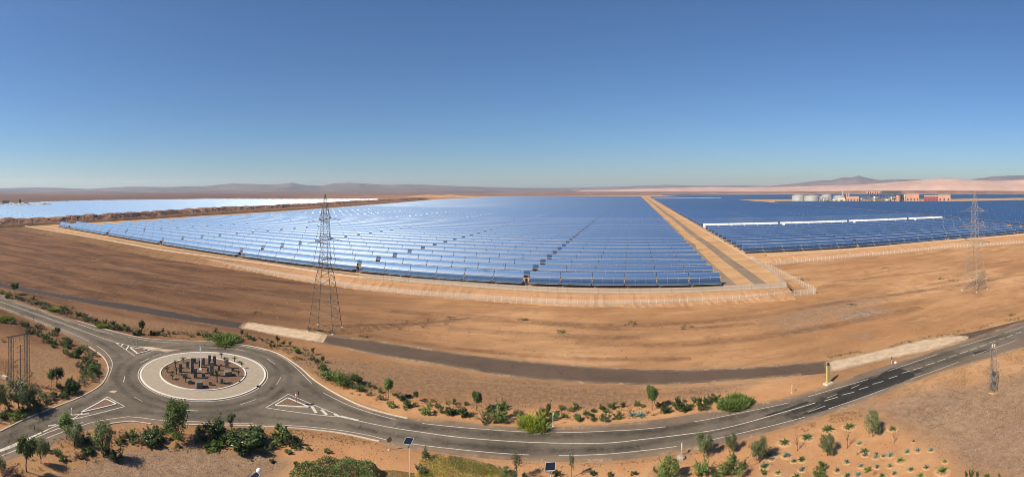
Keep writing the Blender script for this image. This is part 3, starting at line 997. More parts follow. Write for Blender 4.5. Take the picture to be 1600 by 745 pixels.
# ================================================================== ROADS
# old service road and its pale slabs
svc = empty('service_road', (0, 0, 0)); tag(svc, 'wide old brown asphalt road running behind the planted verge', None, None, 'structure')
def jag(line, amp, seed):
    rng = random.Random(seed)
    return [p + Vector(((rng.random() - .5) * amp, (rng.random() - .5) * amp, 0)) for p in line]
def strip(up, lo, z, name, mat, parent, step=2.5, amp=.35, seed=1):
    a = jag(smooth_line(up, step), amp, seed); b = jag(smooth_line(lo, step), amp, seed + 1)
    return poly_mb(a + b[::-1], z).build(name, mat, parent)
strip(extend(px([(0, 440.6), (84, 457), (211, 476.5), (317, 495.5), (385, 505.5)]), 160), extend(px([(0, 449), (84.6, 464.7), (169, 480), (296, 502), (378, 514)]), 160), .012, 'asphalt', M['service_angle_dark'], svc, seed=1)
strip(px([(498, 520.5), (549, 527), (646, 542), (700, 550), (785, 560.5), (869, 568.7), (954, 575), (1040, 577.5), (1127, 575.8), (1211, 571), (1300, 563)]), px([(488, 534), (540, 543), (604, 557), (688, 570), (785, 586.5), (869, 595), (933, 599), (1010, 600.5), (1084, 599), (1169, 592.5), (1253, 586), (1303, 582)]), .012, 'asphalt', M['service'], svc, seed=3)
strip(px([(386, 503.5), (400, 505), (450, 512), (506, 520.5), (514, 523)]), px([(375, 512.5), (400, 517), (440, 525), (480, 532), (505, 535)]), .018, 'pale_slab', M['pale_slab'], svc, 1.2, .9, 5)
strip(px([(1290, 565), (1330, 557), (1377, 546), (1440, 531.4), (1490, 524), (1512, 526)]), px([(1297, 581.5), (1355, 568), (1398, 559), (1461, 546), (1495, 537), (1510, 530)]), .018, 'pale_slab', M['pale_slab'], svc, 1.2, .9, 7)
strip(px([(1484, 524.5), (1520, 518.5), (1560, 509), (1600, 499.5), (1640, 489)]), px([(1496, 536), (1540, 524), (1580, 513), (1610, 505), (1640, 497)]), .008, 'asphalt', M['service'], svc, seed=9)

TAR_EDGE = []
# main road with its three arms, one sheet of asphalt
road = empty('road', (0, 0, 0)); tag(road, 'grey asphalt road with white lines curving past the roundabout', None, None, 'structure')
up = extend(px([(0, 459.6), (42, 476.5), (106, 497.7), (190, 521), (237, 530), (296, 533), (340, 535), (392, 541), (434, 552.6), (468, 574), (489.5, 593), (519, 612), (561, 633), (604, 646.5), (637, 654), (700, 657), (785, 666), (861, 667.6), (954, 663), (1038, 654), (1100, 644), (1169, 632.8), (1237, 620), (1292, 604), (1334, 588), (1398, 567), (1461, 548), (1504, 535), (1560, 516), (1600, 502)]), 120, 120)
lo = extend(px([(0, 723), (25, 714.7), (77, 695), (120, 677), (159, 666), (200, 659.5), (236, 662.5), (290, 664), (330, 664.7), (386, 665.6), (424, 667.5), (480, 671), (537, 678), (593, 690), (635, 700), (680, 706), (725, 712.7), (770, 717), (815, 719.5), (860, 721), (920, 722), (956, 720), (1012, 714), (1069, 705), (1125, 694.7), (1200, 675), (1252, 660), (1299, 645), (1377, 616), (1461, 584), (1525, 565), (1600, 542)]), 60, 120)
west = extend(px([(0, 480.7), (42, 497), (93, 516.7), (139, 542), (160, 557), (169, 573), (167, 587), (156, 603), (127, 620), (85, 637), (42, 654), (0, 674.4)]), 120, 60)
outline = smooth_line(up, 2) + smooth_line(lo, 2)[::-1] + smooth_line(west, 2)[::-1]
poly_mb(outline, .02).build('asphalt', M['shoulder'], road)
# darker carriageway between the edge lines
c_up = extend(px([(0, 465), (56, 483.7), (108, 502), (190, 522.5), (237, 531), (296, 534), (340, 536.5), (388, 541.5), (430, 553.5), (463, 576), (486, 595), (516, 613.5), (560, 635), (604, 648.5), (640, 656.5), (700, 666), (760, 671), (823, 675), (869, 676), (950, 673.5), (1038, 666.8), (1085, 659), (1160, 644.5), (1232, 629.4), (1262, 620), (1310, 606), (1356, 592.7), (1387, 580), (1465, 553.4), (1499, 542), (1558, 523.8), (1600, 510)]), 120, 120)
c_lo = extend(px([(0, 713), (28, 702), (60, 690), (100, 674), (140, 661), (170, 655), (200, 651), (236, 655), (290, 658), (330, 660.5), (395, 662), (440, 664), (480, 667), (537, 673), (580, 682), (605, 687), (642, 693.4), (700, 700.5), (750, 706), (826, 710.8), (873, 711.6), (940, 710), (1000, 704.6), (1059, 697), (1109, 687.7), (1180, 671.5), (1258, 651.4), (1294, 639), (1389, 605.4), (1422, 592.7), (1499, 565), (1520, 555.5), (1588, 531.4), (1605, 525)]), 60, 120)
c_w = extend(px([(0, 479), (31, 491), (80, 508.5), (110, 521), (140, 533.5), (164, 549), (174, 565), (171, 587), (159, 603), (128, 622), (86, 639), (43, 656), (0, 677)]), 120, 60)
poly_mb(smooth_line(c_up, 2) + smooth_line(c_lo, 2)[::-1] + smooth_line(c_w, 2)[::-1], .025).build('carriageway', M['asphalt'], road)
poly_mb(jag(smooth_line(px([(1250, 650), (1286, 630), (1310, 612), (1340, 600), (1370, 589), (1396, 575), (1414, 578), (1430, 587), (1404, 599), (1378, 610), (1330, 627), (1290, 641)]), 1.2), .5, 8), .029).build('tar_patch', M['tar'], road)
for pts in ([(1238, 656), (1290, 636), (1340, 615), (1400, 592), (1440, 578)], [(1240, 645), (1300, 617), (1350, 596), (1410, 573)], [(1225, 652), (1270, 634), (1320, 613), (1380, 590)]): TAR_EDGE.append(pts)
poly_mb(jag(smooth_line(px([(1520, 551), (1540, 546), (1556, 545), (1540, 550), (1524, 555)]), 1.2), .3, 9), .029).build('tar_patch', M['tar'], road)
poly_mb(jag(smooth_line(px([(1195, 649), (1240, 634), (1262, 627), (1266, 629), (1240, 638), (1200, 651)]), 1.2), .3, 19), .029).build('tar_patch', M['tar'], road)
poly_mb(jag(smooth_line(px([(215, 541), (235, 542), (262, 546), (285, 546.5), (262, 549), (236, 547)]), 1.0), .3, 11), .029).build('sand_drift', M['pale_slab'], road)
poly_mb(jag(smooth_line(px([(169, 612), (176, 610), (184, 611), (178, 614.5)]), .8), .2, 12), .029).build('sand_drift', M['pale_slab'], road)

# kerbs
def kerb(pts, mat='kerb', z=.02): kerb_mb(smooth_line(px(pts), 1.5), .3, .14, z0=z).build('kerb', M[mat], road)
kerb([(120, 501), (190, 521), (237, 530), (296, 533), (340, 535), (392, 541), (434, 552.6), (468, 574), (489.5, 593), (519, 612), (561, 633), (604, 646.5), (637, 654)])
kerb([(139, 542), (160, 557), (169, 573), (167, 587), (156, 603), (127, 620), (85, 637), (42, 654), (0, 674.4)])
kerb([(150, 668), (176, 662), (204, 659), (220, 660.5), (236, 663)])
kerb([(290, 664), (330, 664.7), (386, 665.6), (424, 667.5), (480, 671), (537, 678), (593, 690)])

# painted lines (each its own strip of paint)
ZP = .034
def line(name, pts, w=.16): ribbon_mb(smooth_line(px(pts), 2), w, ZP).build(name, M['paint'], road)
for pts in ([(0, 465), (12, 468.7)], [(21, 472), (38, 478), (56, 483.7)], [(65, 486.7), (88, 495), (108, 502)], [(122, 506), (150, 515.5), (176, 522.5)],
            [(0, 479), (16, 485), (31, 491)], [(37.5, 493), (60, 501.5), (80, 508.5)], [(94, 513.8), (118, 523.5), (139.6, 533)], [(151, 540), (164, 549), (172.8, 560), (175.3, 566), (174.5, 576), (169, 588.4), (162, 597)],
            [(0, 713), (28, 702), (60, 690), (100, 674), (140, 661), (170, 655), (200, 651), (220, 652.5), (244, 656), (290, 658), (330, 660), (395, 662)],
            [(440, 664), (470, 666), (503, 669), (540, 673.5), (580, 681), (603, 687)], [(642, 693.4), (700, 700.5), (760, 706.5), (826, 710.8)], [(873, 711.6), (940, 710), (1000, 704.6), (1057, 697.5)],
            [(1109, 687.7), (1180, 671.5), (1258, 651.4)], [(1294, 639), (1340, 623.5), (1389, 605.4)], [(1422, 592.7), (1460, 579.5), (1499, 565)], [(1520, 555.5), (1555, 543.5), (1588, 531.4)],
            [(505, 613.5), (540, 631), (580, 645.5), (618, 655.5)], [(434, 554.5), (450, 564), (470, 582), (487, 599)], [(660, 661.5), (700, 666), (760, 671), (823, 675)], [(869, 676), (950, 673.5), (1000, 671), (1040, 666.8)],
            [(1085, 659), (1160, 644.5), (1234, 629)], [(1262, 620), (1310, 606), (1356, 592.7)], [(1387, 580), (1425, 567), (1465, 553.4)], [(1499, 542), (1530, 532.5), (1558, 523.8)], [(1570, 520), (1600, 510)],
            [(345, 537.3), (380, 541), (415, 547.5)], [(200, 526.5), (237, 533), (280, 536)]):
    line('edge_line', pts)
line('centre_line', [(0, 471), (40, 485), (87, 501.5), (139, 520.7), (180, 534.7)], .2)
line('centre_line', [(523, 649.5), (560, 657.5), (604, 666.8), (660, 675.5), (700, 681.3), (760, 687), (827, 691), (890, 692.6), (954, 692), (1000, 687), (1060, 680), (1127, 670), (1211, 647.8), (1274, 629.4)], .2)
line('centre_line', [(0, 703), (30, 690.5), (60, 677.5), (90, 664.5), (112, 655.6)], .2)
line('centre_line', [(0, 706), (30, 694.5), (60, 682), (90, 670), (130, 660)], .2)
C5 = lambda x, y: (1250 + x * .4227, 430 + y * .4227)
for a, b in (((90, 465), (140, 450)), ((155, 443), (200, 432)), ((218, 422), (253, 412)), ((268, 403), (308, 392)), ((328, 382), (360, 372)), ((378, 362), (405, 354)), ((418, 350), (452, 340)), ((465, 333), (497, 323)), ((508, 319), (540, 308)), ((550, 303), (580, 294)), ((590, 290), (620, 280)), ((630, 277), (655, 267)), ((665, 264), (690, 255)), ((700, 250), (722, 243)), ((732, 239), (754, 233)), ((765, 229), (787, 220)), ((797, 216), (818, 209))):
    line('centre_dash', [C5(*a), C5(*b)], .2)
for a, b in (((1292, 622), (1308, 616)), ((1330, 607), (1343, 601)), ((1262, 644), (1290, 634))): line('centre_dash', [a, b], .14)

# wear with a shape of its own: tyre bands on the lanes, sand drifted over the edges
def stain_mat(name, col, strength, sc=(.25, 1.2)):
    m, nt, b = new_mat(name)
    b.inputs['Base Color'].default_value = (col[0], col[1], col[2], 1)
    b.inputs['Roughness'].default_value = .95
    tc = nt.nodes.new('ShaderNodeTexCoord')
    sep = nt.nodes.new('ShaderNodeSeparateXYZ'); nt.links.new(tc.outputs['UV'], sep.inputs[0])
    across = ramp(nt, sep.outputs[1], [(0.0, 0.0), (.35, 1.0), (.65, 1.0), (1.0, 0.0)])
    n1 = ramp(nt, noise(nt, sc[0], 4, .6, tc.outputs['Object']), [(.30, 0.0), (.62, 1.0)])
    n2 = ramp(nt, noise(nt, sc[1], 5, .75, tc.outputs['Object']), [(.32, .15), (.6, 1.0)])
    k = nt.nodes.new('ShaderNodeMath'); k.operation = 'MULTIPLY'; nt.links.new(across, k.inputs[0]); nt.links.new(n1, k.inputs[1])
    k2 = nt.nodes.new('ShaderNodeMath'); k2.operation = 'MULTIPLY'; nt.links.new(k.outputs[0], k2.inputs[0]); nt.links.new(n2, k2.inputs[1])
    k3 = nt.nodes.new('ShaderNodeMath'); k3.operation = 'MULTIPLY'; nt.links.new(k2.outputs[0], k3.inputs[0]); k3.inputs[1].default_value = strength
    t = nt.nodes.new('ShaderNodeBsdfTransparent'); mx = nt.nodes.new('ShaderNodeMixShader')
    nt.links.new(k3.outputs[0], mx.inputs[0]); nt.links.new(t.outputs[0], mx.inputs[1]); nt.links.new(b.outputs[0], mx.inputs[2])
    nt.links.new(mx.outputs[0], nt.nodes['Material Output'].inputs[0])
    return m
M['tyre'] = stain_mat('tyre_band', (.045, .039, .031), .42)
M['tyre_heavy'] = stain_mat('heavy_tyre_band', (.034, .031, .027), .85)
M['dust'] = stain_mat('sand_drift', (.40, .27, .165), .85, (.18, .9))
M['rut_pale'] = stain_mat('pale_rut', (.46, .30, .18), .38, (.06, .6))
M['rut_dark'] = stain_mat('dark_rut', (.13, .072, .040), .42, (.035, .3))
STZ = {}
def stain(name, pts, w, mat, parent, z, world=False):
    ln = smooth_line(pts if world else px(pts), 3)
    k = (parent.name, round(z, 3)); STZ[k] = STZ.get(k, 0) + 1
    mb = ribbon_mb(ln, w, z + .0007 * STZ[k])
    me = mb.mesh(name, mat); n = len(ln)
    uv = me.uv_layers.new(name='UVMap')
    for poly in me.polygons:
        for li in poly.loop_indices:
            vi = me.loops[li].vertex_index
            uv.data[li].uv = (vi % n, 0.0 if vi < n else 1.0)
    return inst(name, me, parent)
for pts in ([(640, 668), (700, 675), (780, 681), (870, 683.5), (960, 680), (1050, 671), (1150, 653), (1240, 632), (1300, 613), (1370, 588), (1440, 565), (1520, 539), (1600, 515)], [(620, 661), (700, 670), (780, 676), (870, 679), (960, 676), (1050, 667), (1150, 649), (1240, 629)],
            [(620, 679), (700, 690), (790, 699), (880, 701.5), (980, 697), (1080, 681), (1180, 659), (1270, 634), (1360, 604), (1460, 571), (1560, 536)], [(560, 668), (640, 685), (720, 697), (800, 704), (900, 706), (1000, 699)],
            [(470, 596), (500, 618), (550, 642), (610, 656)], [(380, 646), (450, 655), (520, 661), (590, 675)], [(30, 478), (90, 499), (150, 519), (190, 531)], [(10, 478), (70, 500), (130, 522), (165, 540), (190, 560)], [(180, 600), (150, 622), (110, 640), (50, 665), (0, 688)], [(0, 697), (60, 672), (110, 651), (150, 636)], [(140, 652), (200, 643), (260, 648), (330, 653), (400, 655)]):
    stain('tyre_band', pts, 2.2, M['tyre'], road, .0262)
for pts in TAR_EDGE: stain('tyre_band', pts, 2.6, M['tyre_heavy'], road, .0302)
for pts in ([(640, 655), (700, 658), (785, 667), (861, 668.6), (954, 664), (1038, 655), (1100, 645), (1169, 634), (1237, 621), (1292, 605), (1334, 589)], [(593, 691), (635, 700), (680, 705), (770, 716), (860, 720), (956, 719), (1069, 704), (1200, 675), (1299, 645), (1377, 616), (1461, 584), (1600, 542)], [(1398, 567), (1461, 548), (1520, 529), (1600, 502)], [(0, 460), (60, 483), (120, 502)], [(0, 722), (77, 694.5), (159, 666), (210, 659)], [(240, 662), (330, 664), (430, 667)], [(505, 606), (561, 633), (604, 646)], [(0, 481), (42, 497), (93, 517), (135, 540)], [(170, 573), (166, 588), (155, 604), (100, 631)]):
    stain('sand_drift', pts, 2.6, M['dust'], road, .0262)
for pts in ([(0, 441), (84, 457.5), (211, 477), (317, 496)], [(0, 449), (85, 464.5), (169, 479.5), (296, 501.5), (370, 513)], [(510, 523), (600, 535), (700, 550), (785, 560.5), (869, 568.7), (954, 575), (1040, 577.5), (1127, 575.8), (1211, 571), (1290, 564)], [(500, 535), (604, 557), (688, 570), (785, 586.5), (869, 595), (933, 599), (1010, 600.5), (1084, 599), (1169, 592.5), (1253, 586)]):
    stain('sand_drift', pts, 3.0 if pts[0][0] > 400 else .7, M['dust'], svc, .0135)
for pts in ([(386, 504), (450, 512.5), (510, 522)], [(378, 512.5), (440, 525), (500, 535)], [(1292, 565), (1377, 546), (1440, 531.4), (1500, 524)], [(1297, 581.5), (1355, 568), (1398, 559), (1461, 546), (1505, 531)], [(384, 504), (376, 513)], [(508, 521), (498, 536)], [(1291, 564), (1297, 582)], [(1505, 524), (1512, 532)]):
    stain('sand_drift', pts, 2.4, M['dust'], svc, .0195)
gr = bpy.data.objects['ground']
for pts in ([(90, 402), (180, 408), (300, 409), (420, 424)], [(150, 406), (200, 420), (300, 436), (420, 446)], [(40, 436), (110, 420), (160, 402)], [(0, 418), (80, 410), (170, 414)], [(60, 428), (190, 436), (330, 452), (470, 470)], [(560, 470), (760, 480), (980, 492), (1180, 486), (1380, 458), (1600, 418)], [(580, 498), (760, 515), (930, 523), (1120, 515), (1300, 488), (1600, 440)], [(560, 512), (720, 535), (880, 550), (1060, 552), (1250, 536), (1420, 505), (1600, 465)], [(1290, 424), (1420, 410), (1600, 396)], [(1180, 560), (1300, 535), (1450, 505), (1600, 478)], [(420, 556), (560, 578), (720, 594), (900, 606), (1080, 606), (1250, 592)]):
    stain('wheel_rut', pts, 1.8, M['rut_pale'], gr, .004)
for pts in ([(0, 396), (120, 416), (260, 432), (400, 452), (520, 472)], [(560, 482), (740, 494), (940, 508), (1140, 500), (1330, 470), (1600, 428)], [(560, 520), (720, 545), (900, 560), (1080, 560)], [(600, 486), (800, 503), (1000, 515), (1180, 505)], [(900, 535), (1100, 536), (1290, 510), (1440, 480)], [(1300, 440), (1450, 425), (1600, 405)], [(0, 408), (130, 428), (300, 446), (470, 486)], [(700, 512), (860, 524), (1000, 528)]):
    stain('dark_streak', pts, 4.0 + 7.0 * ((pts[0][1] * 7) % 10) / 10, M['rut_dark'], gr, .004)

# roundabout: centre and radii in metres
rc = (G(317, 550) + G(317, 627)) / 2
RO, RI = 15.2, 10.4
def circle(r, n=96, z=0.0): return [Vector((rc.x + r * math.cos(2 * math.pi * k / n), rc.y + r * math.sin(2 * math.pi * k / n), z)) for k in range(n)]
isl = empty('roundabout_island', (0, 0, 0)); tag(isl, 'round traffic island with pale paved apron and brown planted bed', None, None, 'structure')
poly_mb(circle(RO - .1), .12).build('apron', M['apron'], isl)
c = circle(RO); kerb_mb(c + c[:2], .42, .13, z0=.02).build('kerb', M['white_kerb'], isl)
c = circle(RI); kerb_mb(c + c[:2], .34, .16, z0=.12).build('kerb', M['white_kerb'], isl)
c = circle(RO + .62); ribbon_mb(c + c[:2], .16, ZP).build('edge_line', M['paint'], road)
mb = MB()                                        # gently domed bed
mb.lathe([(RI - .1, .14), (8, .26), (5, .36), (2, .42), (.01, .43)], 48, 0, (rc.x, rc.y, 0)); mb.build('planting_bed', M['bed'], isl, smooth=True)
def bedz(p):
    r = (Vector((p.x, p.y, 0)) - Vector((rc.x, rc.y, 0))).length
    return float(np.interp(r, [0, 2, 5, 8, 10.3], [.43, .42, .36, .26, .14]))
for a, b in (((218.5, 567), (233, 560)), ((238, 557.5), (252, 553)), ((256, 551.5), (276, 546)), ((210, 620.5), (223, 627.5)), ((193, 597), (195, 588)), ((290, 641), (310, 642)), ((376, 632), (400, 624)), ((432, 601), (439, 589.5)), ((418, 561), (430, 569)), ((368, 545), (383, 548.5)), ((324, 543.3), (340, 543.8))):
    line('lane_dash', [a, b], .16)
for rr in (18.4, 21.2):
    c = circle(rr, 72); stain('tyre_band', c + c[:2], 2.0, M['tyre'], road, .0262, True)
# splitter islands: painted outline, raised kerb triangle with soil, hatching
def splitter(outer, inner, hatch, label, thick):
    c = px(outer); ribbon_mb([p for i in range(len(c)) for p in (c[i] * .999 + c[(i + 1) % len(c)] * .001, c[i] * .02 + c[(i + 1) % len(c)] * .98)] + [c[0]], .2, ZP).build('island_outline', M['paint'], road)
    s = empty('splitter_island', (0, 0, 0)); tag(s, label, None, None, 'structure')
    k = px(inner)
    ln = smooth_line([k[0] * .97 + k[1] * .03, (k[0] + k[1]) / 2, k[0] * .05 + k[1] * .95, k[0] * .02 + k[1] * .95 + k[2] * .03, (k[1] + k[2]) / 2, k[1] * .05 + k[2] * .95, k[2] * .95 + k[0] * .03 + k[1] * .02, (k[2] + k[0]) / 2, k[2] * .05 + k[0] * .95, k[0] * .97 + k[1] * .03], .6)
    kerb_mb(ln, .3, .15, z0=.02).build('kerb', M['white_kerb'], s)
    poly_mb(ln[:-1], .11).build('soil_bed', M['bed'], s)
    for a, b in hatch: ribbon_mb(px([a, b]), thick, ZP + .004).build('hatch_bar', M['paint'], road)
splitter([(180, 535), (212, 557), (245.4, 546.4), (200, 539.5)], [(203, 543), (215.6, 553), (234, 547.7)], [((189, 541), (192.5, 537.2)), ((197, 546.5), (201.5, 539.8)), ((181, 535.2), (186, 537.2))], 'small splitter island between the lanes at the upper left arm', .4)
splitter([(112, 655.6), (167.5, 620), (194.6, 635)], [(126, 645), (165.8, 623.5), (182, 632)], [((112, 648.6), (139, 646.2)), ((92, 656.5), (113, 653.5)), ((75, 665.5), (88, 663.5))], 'long splitter island between the lanes at the lower left arm', .35)
splitter([(415.5, 637), (450.5, 615.8), (523.8, 646.4), (523.5, 651)], [(430, 633.5), (450, 622), (484, 637)], [((487, 634.5), (494, 645.2)), ((502, 640), (511, 648.5)), ((523, 646.8), (530, 651)), ((532, 650.2), (560, 657))], 'splitter island with signs between the lanes at the right arm', .6)
for a, b, w_ in (((0, 704.5), (40, 688.5), .25), ((40, 688.5), (75, 671), .3)): ribbon_mb(px([a, b]), w_, ZP + .004).build('hatch_bar', M['paint'], road)

# ================================================================== STRUCTURES AND FURNITURE
def lattice_pylon(loc, label, arm_dir, mats, h=43.5, base=8.4):
    root = empty('transmission_pylon', loc, arm_dir); tag(root, label, 'pylon', 'transmission pylons')
    st = mats
    lv = [(0, base / 2), (5.5, base / 2 * .86), (11, base / 2 * .71), (16.5, base / 2 * .56), (21.0, 1.45), (24, 1.3), (27.2, 1.2), (30.6, 1.1), (34.2, 1.05), (37.5, .95), (40.2, .6), (h, .06)]
    cor = lambda i, k: Vector(((1, 1, -1, -1)[k] * lv[i][1], (1, -1, -1, 1)[k] * lv[i][1], lv[i][0]))
    for k in range(4):
        mb = MB()
        for i in range(len(lv) - 1): mb.bar(cor(i, k), cor(i + 1, k), .22 if i < 4 else .16)
        mb.build('corner_leg', st, root)
        mb = MB(); p = cor(0, k); mb.box((p.x, p.y, .1), (.8, .8, .3), 0, 0, .8); mb.build('footing', M['kerb'], root)
    mb = MB()
    for i in range(len(lv) - 2):
        for k in range(4):
            a, b, c_, d = cor(i, k), cor(i, (k + 1) % 4), cor(i + 1, k), cor(i + 1, (k + 1) % 4)
            w_ = .11 if i < 4 else .085
            if i < 4:
                n_sub = 2
                for s in range(n_sub):
                    p0, q0 = a.lerp(c_, s / n_sub), b.lerp(d, s / n_sub)
                    p1, q1 = a.lerp(c_, (s + 1) / n_sub), b.lerp(d, (s + 1) / n_sub)
                    mb.bar(p0, q1, w_, 0, 3); mb.bar(q0, p1, w_, 0, 3)
                    if s or i: mb.bar(p0, q0, w_ * .9, 0, 3)
            else:
                mb.bar(a, d, w_, 0, 3); mb.bar(b, c_, w_, 0, 3); mb.bar(a, b, w_, 0, 3)
    mb.build('bracing', st, root)
    for z, L in ((22.0, 4.6), (28.6, 4.9), (35.4, 4.4)):
        for s in (-1, 1):
            mb = MB()
            wd = float(np.interp(z, [p[0] for p in lv], [p[1] for p in lv]))
            tip = Vector((s * (wd + L), 0, z + .15))
            for q in (-1, 1):
                lo_, hi_ = Vector((s * wd, q * wd, z)), Vector((s * wd, q * wd, z + 1.9))
                mb.bar(lo_, tip, .14); mb.bar(hi_, tip, .12)
                for f in (.3, .6, .85): mb.bar(lo_.lerp(tip, f), hi_.lerp(tip, f - .15), .07, 0, 3)
            for f in (.25, .5, .75): mb.bar(Vector((s * wd, wd, z)).lerp(tip, f), Vector((s * wd, -wd, z)).lerp(tip, f + .12), .07, 0, 3)
            mb.build('crossarm', st, root)
            for q in (-1, 1):
                mb = MB()
                a = tip + Vector((0, q * .2, -.05)); b = tip + Vector((0, q * 3.6, -.75))
                mb.bar(a, b, .05, 0, 4)
                for f in np.linspace(.12, .95, 11):
                    c_ = a.lerp(b, f); d = (b - a).normalized()
                    mb.tube([c_ - d * .05, c_ + d * .05], [.17, .09], 6)
                mb.build('insulator_string', M['insul'], root)
    return root
lattice_pylon(G(508, 515), 'dark lattice pylon standing before the bright middle of the mirrors', rad(90), M['dark_steel'])
lattice_pylon(G(1523, 453), 'pale lattice pylon standing on bare sand near the right edge', rad(90), M['mid_steel'], 44.5, 8.0)

def lattice_col(mb, c, h, w0, w1, n, bar, mi=0):
    for i in range(n):
        z0, z1 = h * i / n, h * (i + 1) / n
        a0, a1 = w0 + (w1 - w0) * i / n, w0 + (w1 - w0) * (i + 1) / n
        P = lambda k, a, z: Vector((c[0] + (1, 1, -1, -1)[k] * a / 2, c[1] + (1, -1, -1, 1)[k] * a / 2, c[2] + z))
        for k in range(4):
            k2 = (k + 1) % 4
            mb.bar(P(k, a0, z0), P(k, a1, z1), bar, mi)
            if (i + k) % 2: mb.bar(P(k, a0, z0), P(k2, a1, z1), bar * .6, mi, 3)
            else: mb.bar(P(k2, a0, z0), P(k, a1, z1), bar * .6, mi, 3)
            mb.bar(P(k, a0, z0), P(k2, a0, z0), bar * .6, mi, 3)
# gantry at the left
gb = G(17, 606); ge = G(42, 600)
gt = empty('line_gantry', gb, math.atan2(ge.y - gb.y, ge.x - gb.x)); tag(gt, 'steel gantry of two lattice columns and a crossbeam on the brown plot', 'gantry')
L = (ge - gb).length
for xx in (0, L):
    mb = MB(); lattice_col(mb, (xx, 0, 0), 11.6, .95, .8, 12, .12); mb.build('lattice_column', M['steel'], gt)
mb = MB()
for q in (-.25, .25): mb.bar((-1.2, q, 11.6), (L + .9, q, 11.6), .12)
for k in range(8): mb.bar((-1 + k * (L + 1.6) / 8, -.25, 11.6), (-1 + (k + 1) * (L + 1.6) / 8, .25, 11.6), .07)
mb.build('crossbeam', M['steel'], gt)
mb = MB(); mb.tube([(L * .52, -.6, 0), (L * .52, -.6, 9.6)], [.14, .1], 8)
for z in (6.2, 8.0, 9.2): mb.bar((L * .3, -.6, z), (L * .74, -.6, z + .2), .09)
mb.build('switch_pole', M['dark_steel'], gt)
for xx in (L * .25, L * .5, L * .75):
    mb = MB(); mb.tube([(xx, 0, 11.5), (xx, 0, 10.2)], [.05, .05], 5)
    for z in np.linspace(10.3, 11.4, 6): mb.tube([(xx, 0, z - .04), (xx, 0, z + .04)], [.14, .07], 6)
    mb.build('insulator_string', M['insul'], gt)
mb = MB(); mb.box((L * .5, .1, .18), (L * .75, 1.9, .5), 0, 0, .92); mb.build('concrete_base', M['concrete'], gt)
sb = MB(); sb.box((0, 0, .35), (1.7, .9, .7), .3, 0, .85); tag(sb.build('rubble_block', M['concrete'], None, G(7, 592)), 'pale concrete block lying left of the steel gantry', 'block')
# lattice mast at the right
lp = empty('lattice_mast', G(1552, 614)); tag(lp, 'slim grey lattice mast with insulators beside the right hand road', 'mast')
mb = MB(); lattice_col(mb, (0, 0, 0), 10.2, 1.25, .9, 10, .12); mb.build('lattice_column', M['steel'], lp)
mb = MB(); lattice_col(mb, (.45, .55, 0), 4.6, .8, .7, 5, .12); mb.build('lower_frame', M['steel'], lp)
mb = MB(); mb.box((.75, .5, 3.9), (.5, .45, 1.0)); mb.build('switch_box', M['dark'], lp)
for q, (xx, yy) in enumerate(((-.45, 0), (.1, .2), (.5, -.1))):
    mb = MB(); mb.bar((xx * .6, yy, 9.9), (xx, yy, 10.9), .06)
    for z in (10.3, 10.5, 10.7): mb.tube([(xx * .9, yy, z - .05), (xx * .9, yy, z + .05)], [.16, .09], 7)
    mb.build('insulator', M['concrete'], lp)
mb = MB(); mb.tube([(-.5, 0, 9.8), (-.85, -.1, 8.6), (-.75, -.1, 6.5), (-.55, 0, 5.0)], [.04] * 4, 5); mb.build('cable', M['dark'], lp)
mb = MB(); mb.box((.1, .1, .08), (1.7, 1.6, .2), 0, 0, .9); mb.build('concrete_base', M['terrace'], lp)
# yellow totem
tt = empty('yellow_totem', G(1294, 600), rad(12)); tag(tt, 'dull yellow totem slab on a pale base where the service road starts', 'totem')
mb = MB(); mb.box((0, 0, 2.35), (1.05, .42, 3.9)); mb.build('slab', M['yellow'], tt)
mb = MB(); mb.box((.05, 0, 4.62), (.55, .4, .62), 0, 0, .7); mb.build('dark_cap', M['dark'], tt)
mb = MB(); mb.box((0, 0, .2), (2.2, 1.4, .35), 0, 0, .93); mb.build('base', M['concrete'], tt)
# blue marker post and white bollard
bp = empty('marker_post', G(1393, 569)); tag(bp, 'thin blue marker post on the verge before the pale slab', 'post')
mb = MB(); mb.tube([(0, 0, 0), (0, 0, 1.9)], [.06, .06], 8); mb.build('pole', M['pale_steel'], bp)
mb = MB(); mb.box((0, -.08, 1.6), (.32, .05, .75)); mb.build('plate', M['blue'], bp)
mb = MB(); mb.lathe([(.34, 0), (.33, .2), (.2, .38), (.01, .42)], 7); tag(mb.build('white_stone', M['white'], None, G(1399, 567)), 'small white stone right of the blue marker post', 'stone')

def sign(loc, h, r, kind, face, label, rz, post=M['pale_steel'], face2=None):
    s = empty('road_sign', loc, rz); tag(s, label, 'road sign')
    mb = MB(); mb.tube([(0, 0, 0), (0, 0, h)], [.045, .045], 8); mb.build('pole', post, s)
    mb = MB()
    if kind == 'round': mb.tube([(0, -.05, h - r), (0, -.09, h - r)], [r, r], 20)
    else:
        k = [(-r, -r * .7), (r, -r * .7), (0, r)] if kind == 'tri' else [(-r, -r), (r, -r), (r, r), (-r, r)]
        z0 = h - r
        vs = [(x, -.05, z0 + z) for x, z in k] + [(x, -.09, z0 + z) for x, z in k]; n = len(k)
        mb.add(vs, [tuple(range(n)), tuple(reversed(range(n, 2 * n)))] + [(i, n + i, n + (i + 1) % n, (i + 1) % n) for i in range(n)])
    mb.build('plate', face, s)
    if face2:
        mb = MB(); mb.tube([(0, -.095, h - r), (0, -.1, h - r)], [r * .68, r * .68], 20); mb.build('plate_centre', face2, s)
    mb = MB(); mb.box((0, 0, .05), (.4, .4, .1), 0, 0, .8); mb.build('footing', M['concrete'], s)
    return s
sign(G(208.5, 545.5), 2.6, .42, 'round', M['dark'], 'dark round sign on a pole, left of two on the upper left splitter island', rad(160))
